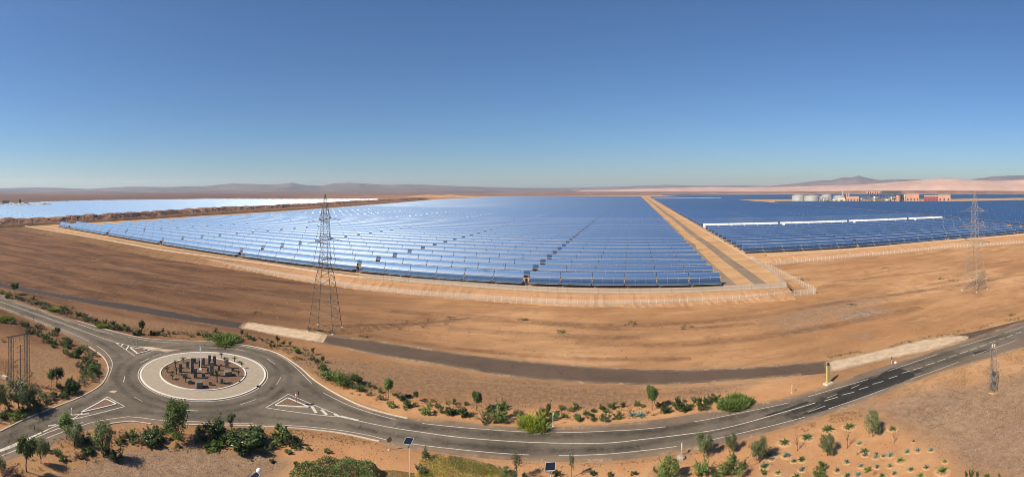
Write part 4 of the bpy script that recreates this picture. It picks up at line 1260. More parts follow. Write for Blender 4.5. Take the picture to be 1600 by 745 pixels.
sign(G(213.5, 546.5), 2.9, .42, 'round', M['dark'], 'dark round sign on a pole, right of two on the upper left splitter island', rad(150))
sign(G(463, 632), 2.4, .36, 'round', M['red'], 'small red sign, left of two on the right splitter island', rad(-45), M['dark_steel'], M['white'])
sign(G(467, 632.5), 2.9, .4, 'round', M['dark'], 'dark round sign with pale ring, right of two on the right splitter island', rad(-75), M['dark_steel'], M['red'])
sign(G(608, 703), 2.3, .48, 'round', M['grey_sign'], 'grey back of a round sign beside the near kerb', rad(40))
sign(G(52, 504), 2.2, .4, 'tri', M['dark'], 'dark triangular sign beside the upper left road', rad(150), M['dark_steel'])
sign(G(1065, 712), 2.2, .5, 'tri', M['white'], 'white triangular sign seen edge on beside the near road edge', rad(68))
sign(G(864, 666), 2.6, .25, 'tri', M['white'], 'thin white post with small plate beside the yellow green grass mound', rad(80), M['white'])
sign(G(1237, 614), 1.8, .22, 'sq', M['pale_steel'], 'thin pale post on the far verge right of the reed bed', rad(80))
sign(G(112, 648), 1.4, .14, 'sq', M['white'], 'short white marker at the tip of the lower left splitter island', 0, M['white'])
mb = MB(); mb.lathe([(.14, 0), (.1, .1), (.06, .15), (.05, .85), (.01, .88)], 10); tag(mb.build('traffic_bollard', M['dark'], None, G(54, 671)), 'small dark bollard standing in the lower left lane', 'bollard')
# stone and rubble at the white sign
mb = MB(); mb.lathe([(.75, 0), (.7, .35), (.45, .55), (.01, .6)], 9); tag(mb.build('pale_boulder', M['apron'], None, G(1064, 716.5)), 'pale boulder at the foot of the white triangular sign', 'boulder')
mb = MB(); mb.lathe([(.28, 0), (.26, .15), (.01, .24)], 7); tag(mb.build('pale_boulder', M['white'], None, G(861, 669)), 'little white stone on the road edge by the grass mound', 'boulder')

# lamps
def lamp_post(loc, h, label):
    s = empty('lamp_post', loc); tag(s, label, 'lamp')
    mb = MB(); mb.tube([(0, 0, 0), (0, 0, h)], [.1, .06], 8); mb.build('pole', M['white'], s)
    mb = MB(); mb.box((0, 0, .1), (.9, .9, .25), .4, 0, .8); mb.build('footing', M['concrete'], s)
    mb = MB(); mb.tube([(0, 0, h - .1), (-.05, 0, h + .25), (-.28, 0, h + .42)], [.07, .08, .09], 8); mb.box((-.1, 0, h - .35), (.2, .2, .3)); mb.build('lamp_head', M['white'], s)
p = G(313.5, 580); lamp_post(Vector((p.x, p.y, .4)), 5.3, 'slim white lamp post standing among the stones of the roundabout')
def solar_lamp(loc, h, label, rz, dome=False):
    s = empty('solar_lamp', loc, rz); tag(s, label, 'solar lamp', 'solar lamps by the near road edge')
    mb = MB(); mb.tube([(0, 0, 0), (0, 0, h)], [.11, .075], 10); mb.build('pole', M['pale_steel'], s)
    mb = MB(); mb.box((0, 0, .15), (.6, .6, .3), 0, 0, .85); mb.build('footing', M['concrete'], s)
    mb = MB(); mb.bar((0, 0, -.05), (0, -.2, .3), .07); pn = mb.build('panel_bracket', M['pale_steel'], s, (0, 0, h))
    R_ = Matrix.Rotation(rad(30), 4, 'X') @ Matrix.Rotation(rad(18), 4, 'Z')
    mb = MB(); mb.box((0, 0, .45), (1.35, 1.1, .05)); me = mb.mesh('solar_panel', M['panel']); me.transform(R_); inst('solar_panel', me, pn)
    mb = MB()
    for xx in (-.68, .68): mb.box((xx, 0, .445), (.03, 1.14, .065))
    for yy in (-.555, .555): mb.box((0, yy, .445), (1.39, .03, .065))
    me = mb.mesh('panel_frame', M['pale_steel']); me.transform(R_); inst('panel_frame', me, pn)
    mb = MB(); mb.box((-.45, 0, h - .62), (.75, .22, .1)); mb.bar((0, 0, h - .75), (-.3, 0, h - .62), .05); mb.build('lamp_head', M['grey_sign'], s)
    if dome:
        mb = MB(); mb.lathe([(.01, .5), (.2, .46), (.3, .3), (.31, .12), (.24, .0), (.01, -.04)], 14, 0, (-.42, .25, h + .65)); mb.build('white_dome', M['white'], s)
solar_lamp(GD(640, 45 * F / (778 - YH)), 8.0, 'tall solar street lamp with tilted dark panel over the near road edge', rad(-38))
solar_lamp(GD(861, 45 * F / (832 - YH)), 8.4, 'solar street lamp at the bottom edge, its panel seen against the asphalt', rad(-30))
solar_lamp(GD(401, 45 * F / (848 - YH)), 8.1, 'solar lamp top with a white dome at the bottom edge of the gravel', rad(-60), True)

# stones of the roundabout
def stone_block(w_, d_, h_, seed):
    rng = random.Random(seed)
    mb = MB()
    n = max(1, int(h_ / .5))
    for i in range(n):                           # stacked rough courses
        z0, z1 = h_ * i / n, h_ * (i + 1) / n
        mb.box((rng.uniform(-.03, .03), rng.uniform(-.03, .03), (z0 + z1) / 2), (w_ * rng.uniform(.94, 1.03), d_ * rng.uniform(.94, 1.03), (z1 - z0) * .97), rng.uniform(-.03, .03), 0, rng.uniform(.95, 1))
    mb.box((0, 0, h_ / 2), (w_ * .9, d_ * .9, h_ * .99))
    return mb
stones = [(282, 583.6, 13, 5.5), (300, 585, 22, 6.5), (305.5, 592.5, 14, 6.5), (311, 606, 8.5, 13), (288.6, 592.5, 6.5, 7), (331, 589, 20, 7), (327.5, 571.5, 14, 5.6), (335, 573, 14.5, 6.5), (354.6, 576, 13, 6), (356, 588, 6.5, 13), (346.5, 600.5, 6.5, 6), (312, 575.5, 9, 6), (318, 573, 10, 5), (303, 568.5, 7, 8), (325, 584, 8, 4), (293, 577, 9, 5), (318, 591, 6, 6), (342, 581, 8, 5), (364, 581, 6, 6), (297, 601, 5, 7), (329, 603, 5, 6)]
sl_ = sorted(stones, key=lambda q: (G(q[0], q[1]) - G(313.5, 580)).length)
for i, (x, y, hp, wp) in enumerate(sl_):
    p = G(x, y); k = mpp(y)
    p.z = bedz(p)
    low = wp > 10
    mb = stone_block(wp * k * .78, wp * k * (.78 if low else .7), hp * k * (1.0 if low else 1.05), i)
    o = mb.build('stone_block', M['basalt'], None, p, rad(random.Random(i).uniform(20, 50)))
    kind = 'low broad stone block' if low else ('tall stone column' if hp > 15 else ('short stone stump' if hp < 10 else 'upright stone pillar'))
    tag(o, 'dark grey %s in the roundabout, %s stone from the lamp post' % (kind, ORD(i + 1)), 'stone', 'stones standing in the roundabout bed')

# ================================================================== VEGETATION
def leaves(rng, n, clumps, size, spread, aspect=1.6, flat=0.0):
    """leaf quads gathered into clumps; clumps: (centre, radius)"""
    v, f = [], []
    for i in range(n):
        c, r = clumps[rng.randrange(len(clumps))]
        d = Vector((rng.gauss(0, 1), rng.gauss(0, 1), rng.gauss(0, 1)))
        d = d.normalized() * (rng.random() ** .45) * r * spread
        p = Vector(c) + d
        nrm = (d.normalized() + Vector((rng.gauss(0, .7), rng.gauss(0, .7), rng.gauss(0, .7) + .5))).normalized()
        a = nrm.orthogonal().normalized()
        a = Matrix.Rotation(rng.random() * 6.28, 3, nrm) @ a
        b = nrm.cross(a)
        s = size * rng.uniform(.6, 1.4)
        k = len(v)
        v += [p - a * s * aspect / 2, p + b * s / 2, p + a * s * aspect / 2, p - b * s / 2]
        f.append((k, k + 1, k + 2, k + 3))
    return v, f
def limbs(mb, rng, h0, ends, r0, mi=0, trunk=True):
    if trunk: mb.tube([(0, 0, -.03), (rng.uniform(-.02, .02), rng.uniform(-.02, .02), h0 * .5), (0, 0, h0)], [r0, r0 * .8, r0 * .65], 6, mi)
    for e in ends:
        m = Vector((e[0] * .45, e[1] * .45, h0 + (e[2] - h0) * .55))
        mb.tube([(0, 0, h0 * .92), m, e], [r0 * .5, r0 * .32, r0 * .1], 4, mi)
PROTO = {}
def tree_proto(key, leafm, n, th, rx, rz, size, seed, nclump=16, weep=0.0):
    out = []
    for vi in range(3):
        rng = random.Random(seed + vi)
        cl = []
        for k in range(nclump):
            a, e = rng.random() * 6.28, rng.uniform(-.8, 1)
            q = rng.uniform(.45, .95)
            cl.append(((math.cos(a) * rx * q * math.sqrt(1 - e * e * .7), math.sin(a) * rx * q * math.sqrt(1 - e * e * .7), th + (1 - th) / 2 + e * rz * q - weep * q * q * .1), rng.uniform(.35, .6) * rx))
        cl.append(((0, 0, th + (1 - th) / 2), rx * .7))
        v, f = leaves(rng, n, cl, size, 1.0)
        v = [Vector((p.x, p.y, max(.02, min(1.0, p.z)))) if p.z > 1.02 else p for p in v]
        mb = MB(); mb.add(v, f)
        crown = mb.mesh(key + '_crown', M[leafm])
        mb = MB(); limbs(mb, rng, th * 1.05, [c[0] for c in cl[:7]], .028)
        out.append((mb.mesh(key + '_trunk', M['bark']), crown))
    PROTO[key] = out
def bush_proto(key, mats, n, nclump, size, seed, hz=.5, flower=0, stems=5, aspect=1.6, spread=1.0):
    """unit bush: about 1 wide, 1 high, sitting on the ground"""
    out = []
    for vi in range(4):
        rng = random.Random(seed + vi)
        cl = []
        for k in range(nclump):
            a, q = rng.random() * 6.28, math.sqrt(rng.random()) * .38
            cl.append(((math.cos(a) * q, math.sin(a) * q, rng.uniform(.10, .86) * (1 - q * .9)), rng.uniform(.07, .24)))
        v, f = leaves(rng, n, cl, size, spread, aspect)
        v = [Vector((p.x, p.y, max(.0, p.z))) for p in v]
        mb = MB(); mb.add(v, f, 0)
        for k in range(9):
            c = Vector(cl[rng.randrange(len(cl))][0]); dr = (Vector((c.x, c.y, .25)) + Vector((rng.gauss(0, .15), rng.gauss(0, .15), rng.uniform(.1, .5)))).normalized()
            ln_ = rng.uniform(.22, .42)
            shoot = [(c + dr * ln_ * q, .035) for q in (.35, .55, .75, 1.0)]
            v, f = leaves(rng, 26, shoot, size * .8, 1.0, aspect)
            mb.add([Vector((p.x, p.y, max(.0, p.z))) for p in v], f, 0)
            mb.tube([c, c + dr * ln_], [.008, .004], 3, 1)
        if flower:
            v, f = leaves(rng, flower, [(c, r * 1.12) for c, r in cl], .045, 1.0, 1.0)
            mb.add([Vector((p.x, p.y, max(.15, p.z))) for p in v], f, 2)
        for k in range(stems):
            c = cl[rng.randrange(len(cl))][0]
            mb.tube([(0, 0, -.03), (c[0] * .5, c[1] * .5, c[2] * .6), c], [.022, .016, .008], 4, 1)
        ms = [M[mats], M['bark']] + ([M['flower']] if flower else [])
        out.append(mb.mesh(key, ms))
    PROTO[key] = out
def blade_proto(key, mat, n, length, width, seed, lean=(.3, 1.2), curve=.25, stem=0.0, ring=False):
    out = []
    for vi in range(3):
        rng = random.Random(seed + vi)
        mb = MB()
        for k in range(n):
            a = k * 2.399 + rng.uniform(-.2, .2)
            t = rng.uniform(*lean)
            L = length * rng.uniform(.75, 1.1)
            d = Vector((math.cos(a) * math.sin(t), math.sin(a) * math.sin(t), math.cos(t)))
            s = Vector((-math.sin(a), math.cos(a), 0))
            pts = [Vector((0, 0, stem)) + d * (L * q) + Vector((0, 0, -curve * L * q * q)) for q in (0.05, .35, .7, 1)]
            ws = [width * .7, width, width * .65, .004]
            up_ = Vector((0, 0, width * .25))
            vs = []
            for p, w_ in zip(pts, ws): vs += [p - s * w_ / 2 + up_, p, p + s * w_ / 2 + up_]
            fs = []
            for i in range(3):
                for j in range(2): fs.append((i * 3 + j, i * 3 + j + 1, (i + 1) * 3 + j + 1, (i + 1) * 3 + j))
            mb.add(vs, fs, 0)
        if stem: mb.tube([(0, 0, -.05), (0, 0, stem + .05)], [.06, .05], 7, 1)
        out.append(mb.mesh(key, [M[mat], M['bark']]))
    PROTO[key] = out
def grass_proto(key, mats, n, seed, h=1.0):
    out = []
    for vi in range(3):
        rng = random.Random(seed + vi)
        mb = MB()
        sub = []
        for k in range(11):
            a, q = rng.random() * 6.28, math.sqrt(rng.random()) * .40
            sub.append((math.cos(a) * q, math.sin(a) * q, rng.uniform(.08, .19), rng.uniform(.35, 1.0) * (1 - q * .6), rng.random()))
        for k in range(n):
            sx_, sy_, sr, sh, st = sub[rng.randrange(11)]
            a, q = rng.random() * 6.28, math.sqrt(rng.random()) * sr
            x, y = sx_ + math.cos(a) * q, sy_ + math.sin(a) * q
            hh = h * sh * rng.uniform(.45, 1) * (1 - .5 * q / sr)
            lx, ly = rng.gauss(0, .10) + math.cos(a) * q * .9, rng.gauss(0, .10) + math.sin(a) * q * .9
            b = rng.random() * 6.28; w_ = rng.uniform(.008, .018)
            sx, sy = math.cos(b) * w_, math.sin(b) * w_
            vs = [(x - sx, y - sy, 0), (x + sx, y + sy, 0), (x + lx * .5 + sx, y + ly * .5 + sy, hh * .65), (x + lx * .5 - sx, y + ly * .5 - sy, hh * .65), (x + lx, y + ly, hh)]
            mb.add(vs, [(0, 1, 2, 3), (3, 2, 4)], 0 if rng.random() < (.35 + .5 * (st > .5)) else 1)
        out.append(mb.mesh(key, [M[m] for m in mats]))
    PROTO[key] = out
tree_proto('tree', 'leaf_mid', 2400, .36, .34, .30, .042, 100)
tree_proto('weep_tree', 'leaf_mid', 4200, .30, .42, .34, .032, 110, 34, 1.0)
tree_proto('dark_tree', 'leaf_dark', 2000, .36, .33, .30, .042, 120)
tree_proto('thin_tree', 'leaf_olive', 700, .34, .30, .32, .032, 130, 12)
tree_proto('feather_tree', 'leaf_olive', 2600, .16, .42, .42, .034, 140, 18)
tree_proto('dry_tree', 'leaf_dry', 170, .25, .36, .38, .022, 150, 14)
tree_proto('conifer', 'leaf_dark', 800, .14, .24, .42, .045, 160, 14)
bush_proto('bush', 'leaf_dark', 950, 14, .062, 200)
bush_proto('green_bush', 'leaf_mid', 950, 14, .062, 210)
bush_proto('olive_bush', 'leaf_olive', 950, 14, .052, 220)
bush_proto('red_bush', 'leaf_red', 500, 13, .055, 230)
bush_proto('bright_bush', 'leaf_green', 700, 14, .055, 240)
bush_proto('oleander', 'leaf_dark', 2000, 22, .045, 250, flower=55, aspect=2.4)
bush_proto('round_bush', 'leaf_mid', 2600, 26, .032, 260)
bush_proto('big_bush', 'leaf_mid', 1800, 24, .036, 265)
bush_proto('sparse_bush', 'leaf_olive', 420, 10, .04, 270, stems=9)
bush_proto('dry_bush', 'leaf_dry', 150, 9, .03, 280, stems=12)
blade_proto('agave', 'agave', 26, .62, .13, 300, (.15, 1.25), .1)
blade_proto('aloe', 'leaf_mid', 30, .62, .09, 310, (.2, 1.35), .3)
blade_proto('palm', 'leaf_dark', 20, .66, .10, 320, (.5, 1.5), .45, .12)
blade_proto('yucca', 'leaf_dark', 34, .55, .06, 330, (.1, 1.4), .15, .42)
grass_proto('grass', ['leaf_yellow', 'leaf_green'], 1500, 340)
grass_proto('reeds', ['leaf_green', 'leaf_mid'], 2000, 350)
mb = MB(); mb.lathe([(.62, -.02), (.56, .07), (.46, .10), (.36, .05), (.2, .015), (.01, .01)], 14); ME_BASIN = mb.mesh('soil_basin', M['terrace'], True)

DESC = {'tree': ('round crowned green tree', 'tree'), 'weep_tree': ('full green tree with drooping foliage', 'tree'), 'dark_tree': ('small dark green tree', 'tree'), 'thin_tree': ('thin sparse grey green tree', 'tree'),
        'feather_tree': ('loose feathery grey green tree', 'tree'), 'dry_tree': ('almost leafless dry sapling', 'tree'), 'conifer': ('narrow upright dark sapling', 'tree'),
        'bush': ('dark green shrub', 'shrub'), 'green_bush': ('mid green shrub', 'shrub'), 'olive_bush': ('grey green shrub', 'shrub'), 'red_bush': ('reddish brown shrub', 'shrub'), 'bright_bush': ('bright green spreading shrub', 'shrub'),
        'oleander': ('dark oleander shrub dotted with white flowers', 'shrub'), 'round_bush': ('big dense rounded green bush', 'bush'), 'big_bush': ('big full green bush', 'bush'), 'sparse_bush': ('open twiggy shrub', 'shrub'), 'dry_bush': ('dry brown twiggy shrub', 'shrub'),
        'agave': ('small blue grey agave', 'agave'), 'aloe': ('green spiky aloe', 'aloe'), 'palm': ('low dark palm rosette', 'palm'), 'yucca': ('spiky dark yucca', 'yucca'), 'grass': ('yellow green grass mound', 'grass clump'), 'reeds': ('tall bright green reed clump', 'reeds')}
TREES = {'tree', 'weep_tree', 'dark_tree', 'thin_tree', 'feather_tree', 'dry_tree', 'conifer'}
PL = []                                          # (kind, x, y, width px, height px, zone)
def P_(zone, kind, *pts):
    for q in pts: PL.append((kind, q[0], q[1], q[2], q[3] if len(q) > 3 else q[2] * .8, zone))
Z1 = 'beside the service road'
P_(Z1, 'dark_tree', (23.5, 459, 14, 15))
P_(Z1, 'bright_bush', (3.5, 459, 9, 6), (12, 461, 11, 6))
P_(Z1, 'bush', (26, 466, 9, 6), (36, 469, 10, 6), (51.5, 468, 8, 6), (57, 475, 9, 6), (65, 477, 9, 6), (98, 483, 12, 7), (122, 493, 11, 7), (132, 497, 12, 7), (148, 503, 9, 6), (180, 514, 16, 9), (200, 517.5, 10, 7), (213, 522.5, 14, 10))
P_(Z1, 'olive_bush', (31, 467, 7, 5), (44, 471, 8, 5), (76, 480, 9, 7), (104, 484, 8, 5), (140, 500, 9, 6), (187, 515, 9, 6))
P_(Z1, 'grass', (85, 484, 24, 9), (162, 511.5, 20, 10))
P_(Z1, 'sparse_bush', (113, 482, 8, 5), (111, 491, 7, 4), (127, 489, 6, 4), (156, 505, 7, 5))
P_(Z1, 'green_bush', (72, 477, 8, 6), (108, 489, 8, 5), (170, 511, 9, 6), (198, 515.5, 8, 7))
Z2 = 'on the verge behind the roundabout'
P_(Z2, 'dark_tree', (221, 522, 11, 19))
P_(Z2, 'bush', (238, 523, 12, 7), (247, 523, 8, 7), (309, 523, 6, 5), (327, 526, 11, 7), (395, 531, 8, 6), (507, 580.5, 9, 8))
P_(Z2, 'reeds', (352, 533, 44, 14))
P_(Z2, 'bright_bush', (340, 532, 18, 12), (366, 533, 16, 11))
P_(Z2, 'sparse_bush', (263, 520.5, 6, 5), (280, 521.5, 6, 6), (286, 522, 6, 5), (292, 524, 7, 7), (385, 525, 6, 6), (404, 528.5, 5, 5), (417, 532, 5, 5), (475.5, 547.6, 7, 7), (482, 554.6, 7, 6))
P_(Z2, 'olive_bush', (319, 526.6, 8, 7), (337, 520, 10, 7), (271, 522, 7, 4), (256, 525, 8, 4), (300, 526, 8, 4))
P_(Z2, 'conifer', (254, 521.5, 6, 8), (377.7, 525, 6, 9), (433.6, 536, 7, 10), (444, 541, 6, 9), (453.6, 543, 6, 9), (489, 554, 7, 10), (504, 567, 8, 11))
P_(Z2, 'green_bush', (464, 551.5, 9, 10), (389, 529, 8, 6), (425, 535, 6, 4), (496, 565, 6, 6))
Z3 = 'on the far verge'
P_(Z3, 'green_bush', (494, 567, 6, 7), (506, 578, 12, 9), (515, 593, 20, 16), (562, 611, 13, 12), (613, 636, 13, 12), (636, 636, 12, 11), (666, 647, 16, 15), (684, 637, 11, 8), (780, 657.5, 24, 27), (785, 640, 16, 14), (866, 655, 13, 13), (903, 657, 13, 11), (964, 653, 13, 10), (947, 644, 9, 8), (1127, 639, 19, 17), (883, 652, 10, 9))
P_(Z3, 'big_bush', (527, 597, 30, 20), (547, 602.5, 26, 18))
P_(Z3, 'bright_bush', (536, 603, 20, 17))
P_(Z3, 'bush', (552, 594, 12, 10), (562, 598, 11, 9), (629, 628, 12, 12), (711, 632, 8, 9), (728, 633, 6, 7), (766, 644, 11, 9), (854, 650, 20, 18), (900, 639, 9, 9), (1031, 636, 11, 9), (1040, 644, 17, 15), (1062, 643, 20, 21), (1057, 634, 13, 12), (1075, 641, 10, 8), (1095, 639, 20, 18), (1105, 632, 13, 14), (1117, 627, 18, 15), (973, 636, 9, 9), (957, 638, 12, 9), (942, 640.5, 12, 10))
P_(Z3, 'oleander', (703, 648, 14, 12), (723, 650, 14, 13), (638, 634, 9, 8))
P_(Z3, 'olive_bush', (577, 604, 6, 10), (577, 618, 8, 8), (595, 625, 10, 9), (594, 614, 7, 8), (690, 645, 11, 8), (761, 659, 21, 15), (809.5, 651, 15, 12), (879, 640, 11, 9), (892.6, 643, 9, 8), (946, 657, 16, 12), (995, 635, 9, 9), (1080, 636, 8, 6))
P_(Z3, 'sparse_bush', (677, 628, 11, 7), (699, 631, 8, 7), (716, 637, 9, 6), (746, 655, 8, 5), (1022.6, 649, 7, 5), (740, 647, 7, 4), (1012, 646, 7, 5), (657, 641, 7, 5), (606, 630, 7, 5))
P_(Z3, 'agave', (1000.6, 650, 15, 10), (987, 649.5, 13, 9), (900.6, 650, 9, 7))
P_(Z3, 'bush', (916, 648, 9, 6), (927, 644, 8, 6), (927, 657, 9, 7), (617, 618, 7, 6), (650, 635, 8, 6), (586, 607, 6, 5))
P_(Z3, 'tree', (606.6, 624, 17, 29), (745, 641.5, 18, 27), (1019, 641, 19, 34))
P_(Z3, 'dark_tree', (650, 627, 10, 13))
P_(Z3, 'grass', (835, 667, 46, 31))
P_(Z3, 'reeds', (1150, 633, 46, 22), (1168, 630.5, 22, 15))
P_(Z3, 'bright_bush', (1133, 631, 18, 15))
Z4 = 'in the west plot'
P_(Z4, 'grass', (9, 501, 26, 11))
P_(Z4, 'olive_bush', (35, 509, 14, 9), (21, 506, 9, 6), (59, 513, 10, 8), (75, 626, 22, 12), (131, 546, 12, 8), (145, 556, 13, 8), (124, 573, 11, 8), (92, 604, 8, 5), (57, 634, 18, 14))
P_(Z4, 'sparse_bush', (66, 514, 9, 9), (100, 548, 10, 7), (5, 534, 9, 5), (136, 550, 11, 6), (145, 594, 16, 9), (132, 598, 14, 8), (12, 587, 9, 7), (62, 612, 8, 5))
P_(Z4, 'green_bush', (42, 511, 11, 9), (70, 529, 14, 11), (101, 540, 14, 12), (119, 558, 14, 12), (148, 573.5, 14, 9), (140, 584, 16, 12), (152, 582, 12, 8), (133, 569, 11, 8))
P_(Z4, 'bush', (52, 521, 12, 9), (80, 537, 14, 10), (108, 539, 12, 9), (110, 612, 22, 19), (120, 603, 14, 11), (103, 616, 14, 10), (85, 619, 10, 8), (14, 649, 16, 13), (55, 631, 10, 10))
P_(Z4, 'dark_tree', (90, 527, 10, 14), (122, 565, 14, 20), (89, 603, 24, 24))
P_(Z4, 'tree', (80, 603, 14, 20))
P_(Z4, 'feather_tree', (29, 638, 48, 36), (0, 640, 26, 34), (48, 636, 26, 28))
P_(Z4, 'oleander', (4, 654, 12, 12))
P_(Z4, 'bright_bush', (24, 653, 24, 9), (42, 644, 22, 9))
Z5 = 'on the near verge'
P_(Z5, 'tree', (103.6, 686, 28, 34), (41.6, 737, 32, 47))
P_(Z5, 'feather_tree', (116, 697, 34, 30), (161, 714, 36, 48), (64, 724, 26, 34))
P_(Z5, 'weep_tree', (274.7, 686, 44, 53))
P_(Z5, 'conifer', (362, 671.5, 15, 24))
P_(Z5, 'bush', (70, 704, 16, 16), (184, 719, 22, 18), (99, 720, 12, 10), (200, 685, 14, 12), (461, 697, 20, 14), (424, 722, 9, 6), (464, 728, 10, 7), (335, 690, 18, 12))
P_(Z5, 'red_bush', (169, 675, 13, 13), (17, 744, 32, 14), (190, 688, 13, 11), (126, 717, 18, 8))
P_(Z5, 'olive_bush', (135, 689, 18, 15), (128, 692, 13, 10), (208, 693, 14, 9), (220, 693, 13, 11), (309, 690, 16, 15), (0, 734, 20, 18), (146, 694, 12, 9), (412, 708, 11, 8))
P_(Z5, 'oleander', (242, 691, 34, 19), (335, 684, 33, 25), (352, 691, 24, 18), (382, 699, 60, 22), (399, 686, 24, 20))
P_(Z5, 'bright_bush', (276, 684, 20, 8), (332, 699, 32, 10), (365, 690, 26, 9))
P_(Z5, 'green_bush', (440, 688, 30, 24), (435, 697, 13, 10), (451, 708, 11, 8), (482, 703, 9, 6), (513, 707, 11, 8))
P_(Z5, 'dry_bush', (412, 681, 11, 12), (150, 722, 14, 8), (230, 700, 9, 5))
Z6 = 'on the near sandy strip'
P_(Z6, 'olive_bush', (665, 716, 15, 16), (657, 740, 18, 16), (790, 742, 18, 12))
P_(Z6, 'thin_tree', (807, 748, 20, 37), (893, 746, 13, 34))
P_(Z6, 'dry_bush', (834, 744, 16, 12), (877, 746, 12, 8))
P_(Z6, 'bush', (869, 743, 13, 9), (926, 742, 9, 8), (954, 744, 9, 8), (990, 742, 9, 7), (803, 744, 9, 5), (819, 744, 9, 5))
P_(Z6, 'sparse_bush', (1023, 738, 10, 13))
P_(Z6, 'round_bush', (1045, 750, 38, 40))
P_(Z6, 'feather_tree', (1100, 714, 30, 32), (1142, 706, 22, 24), (1187, 721, 24, 28))
P_(Z6, 'big_bush', (1145, 744, 36, 34))
P_(Z6, 'green_bush', (1097, 742, 22, 26), (1116, 744, 14, 9), (1193, 741, 11, 8))
Z7 = 'in the sandy bed'
P_(Z7, 'palm', (1225.6, 692, 15, 8), (1261, 684, 16, 8), (1293.5, 672, 17, 9), (1327, 667.5, 15, 9), (1394.5, 671, 11, 8), (1350.5, 706, 12, 7), (1252.6, 718.5, 11, 7))
P_(Z7, 'dry_tree', (1245.6, 704.5, 18, 30), (1324, 700, 18, 36), (1397, 692, 14, 22))
P_(Z7, 'feather_tree', (1186, 723, 28, 34), (1292.7, 712, 28, 26), (1363.7, 682.5, 28, 34))
P_(Z7, 'sparse_bush', (1291, 689, 16, 13), (1202, 712, 14, 12))
P_(Z7, 'agave', (1213, 711, 8, 6), (1228.7, 712.5, 11, 7), (1194.7, 729, 11, 8), (1253, 734.5, 9, 7), (1308, 736, 8, 7), (1322.8, 723, 8, 7), (1345, 729, 8, 6), (1339.8, 742.5, 9, 7), (1323.5, 744, 10, 7), (1368, 715.5, 8, 7), (1370, 730, 8, 6), (1390.7, 712, 9, 8), (1390, 729, 7, 6), (1397, 740.5, 8, 6), (1417, 707, 8, 8), (1434, 705, 8, 8), (1454.6, 704, 8, 7), (1447, 731, 8, 6), (1423, 734.5, 8, 6), (1427, 690, 5, 5))
P_(Z7, 'aloe', (1215.5, 739, 9, 6), (1193, 730, 9, 6), (1406.6, 720, 12, 8), (1472.4, 737, 16, 11), (1476.5, 721.5, 8, 6), (1378, 744, 10, 7), (1438, 744, 11, 8), (1244, 745, 12, 8))
P_(Z7, 'green_bush', (1286.5, 733.5, 18, 12), (1279.6, 746, 18, 12), (1355, 735.5, 11, 7))
P_(Z7, 'conifer', (1509, 747, 5, 10), (1515.5, 749, 4, 13), (1519.5, 746, 4, 14), (1527, 748, 5, 12), (1561, 749, 4, 9))
P_(Z7, 'bush', (1541, 748, 12, 6))
Z8 = 'in the island bed'
P_(Z8, 'yucca', (261, 583, 8, 8), (274, 576, 7, 9), (275.7, 587, 8, 9), (269, 594, 7, 7), (286, 568, 7, 7), (290, 599, 8, 11), (339, 599.7, 10, 16), (345.7, 560, 6, 7), (366.6, 566, 7, 7), (378, 575.5, 6, 7), (373, 589, 6, 7), (351, 568, 5, 7))

def extras(zone, outline, n, seed, kinds, w0, w1):
    rng = random.Random(seed)
    xs = [p[0] for p in outline]; ys = [p[1] for p in outline]
    q = np.array([[rng.uniform(min(xs), max(xs)), rng.uniform(min(ys), max(ys))] for _ in range(3000)])
    q = q[seg_dist(q, outline) > 0]
    c = 0
    for x, y in q.tolist():
        if c >= n: break
        if any(abs(x - t[1]) < (t[3] + 6) * .42 and abs(y - t[2]) < 4 for t in PL): continue
        w_ = rng.uniform(w0, w1)
        PL.append((rng.choice(kinds), x, y, w_, w_ * rng.uniform(.55, .95), zone)); c += 1
SMALL = ['sparse_bush', 'olive_bush', 'bush', 'green_bush', 'dry_bush']
extras(Z1, [(0, 456), (30, 463), (90, 482), (150, 500), (205, 514), (205, 520), (150, 508), (100, 493), (50, 476), (0, 463)], 22, 1, SMALL, 5, 9)
extras(Z2, [(230, 519), (330, 522), (420, 530), (470, 546), (515, 580), (500, 582), (455, 552), (400, 535), (320, 529), (230, 526)], 24, 2, SMALL, 4, 8)
extras(Z3, [(520, 590), (600, 610), (700, 630), (800, 645), (960, 640), (1100, 622), (1120, 636), (1000, 652), (860, 662), (760, 662), (660, 650), (580, 624)], 26, 3, SMALL, 5, 9)
extras(Z4, [(20, 503), (60, 515), (110, 535), (145, 552), (158, 575), (155, 592), (130, 605), (105, 618), (90, 612), (125, 585), (120, 565), (80, 545), (40, 520)], 34, 4, SMALL, 7, 13)
extras(Z4, [(0, 625), (60, 622), (100, 615), (110, 622), (50, 650), (0, 668)], 12, 5, SMALL, 9, 15)
extras(Z5, [(90, 700), (150, 675), (210, 670), (330, 674), (430, 676), (470, 692), (440, 706), (330, 702), (210, 700), (150, 722), (90, 730)], 22, 6, SMALL, 9, 16)
extras(Z7, [(1190, 715), (1260, 700), (1340, 690), (1420, 700), (1470, 720), (1470, 744), (1200, 744)], 10, 7, ['dry_bush', 'sparse_bush', 'agave'], 6, 9)
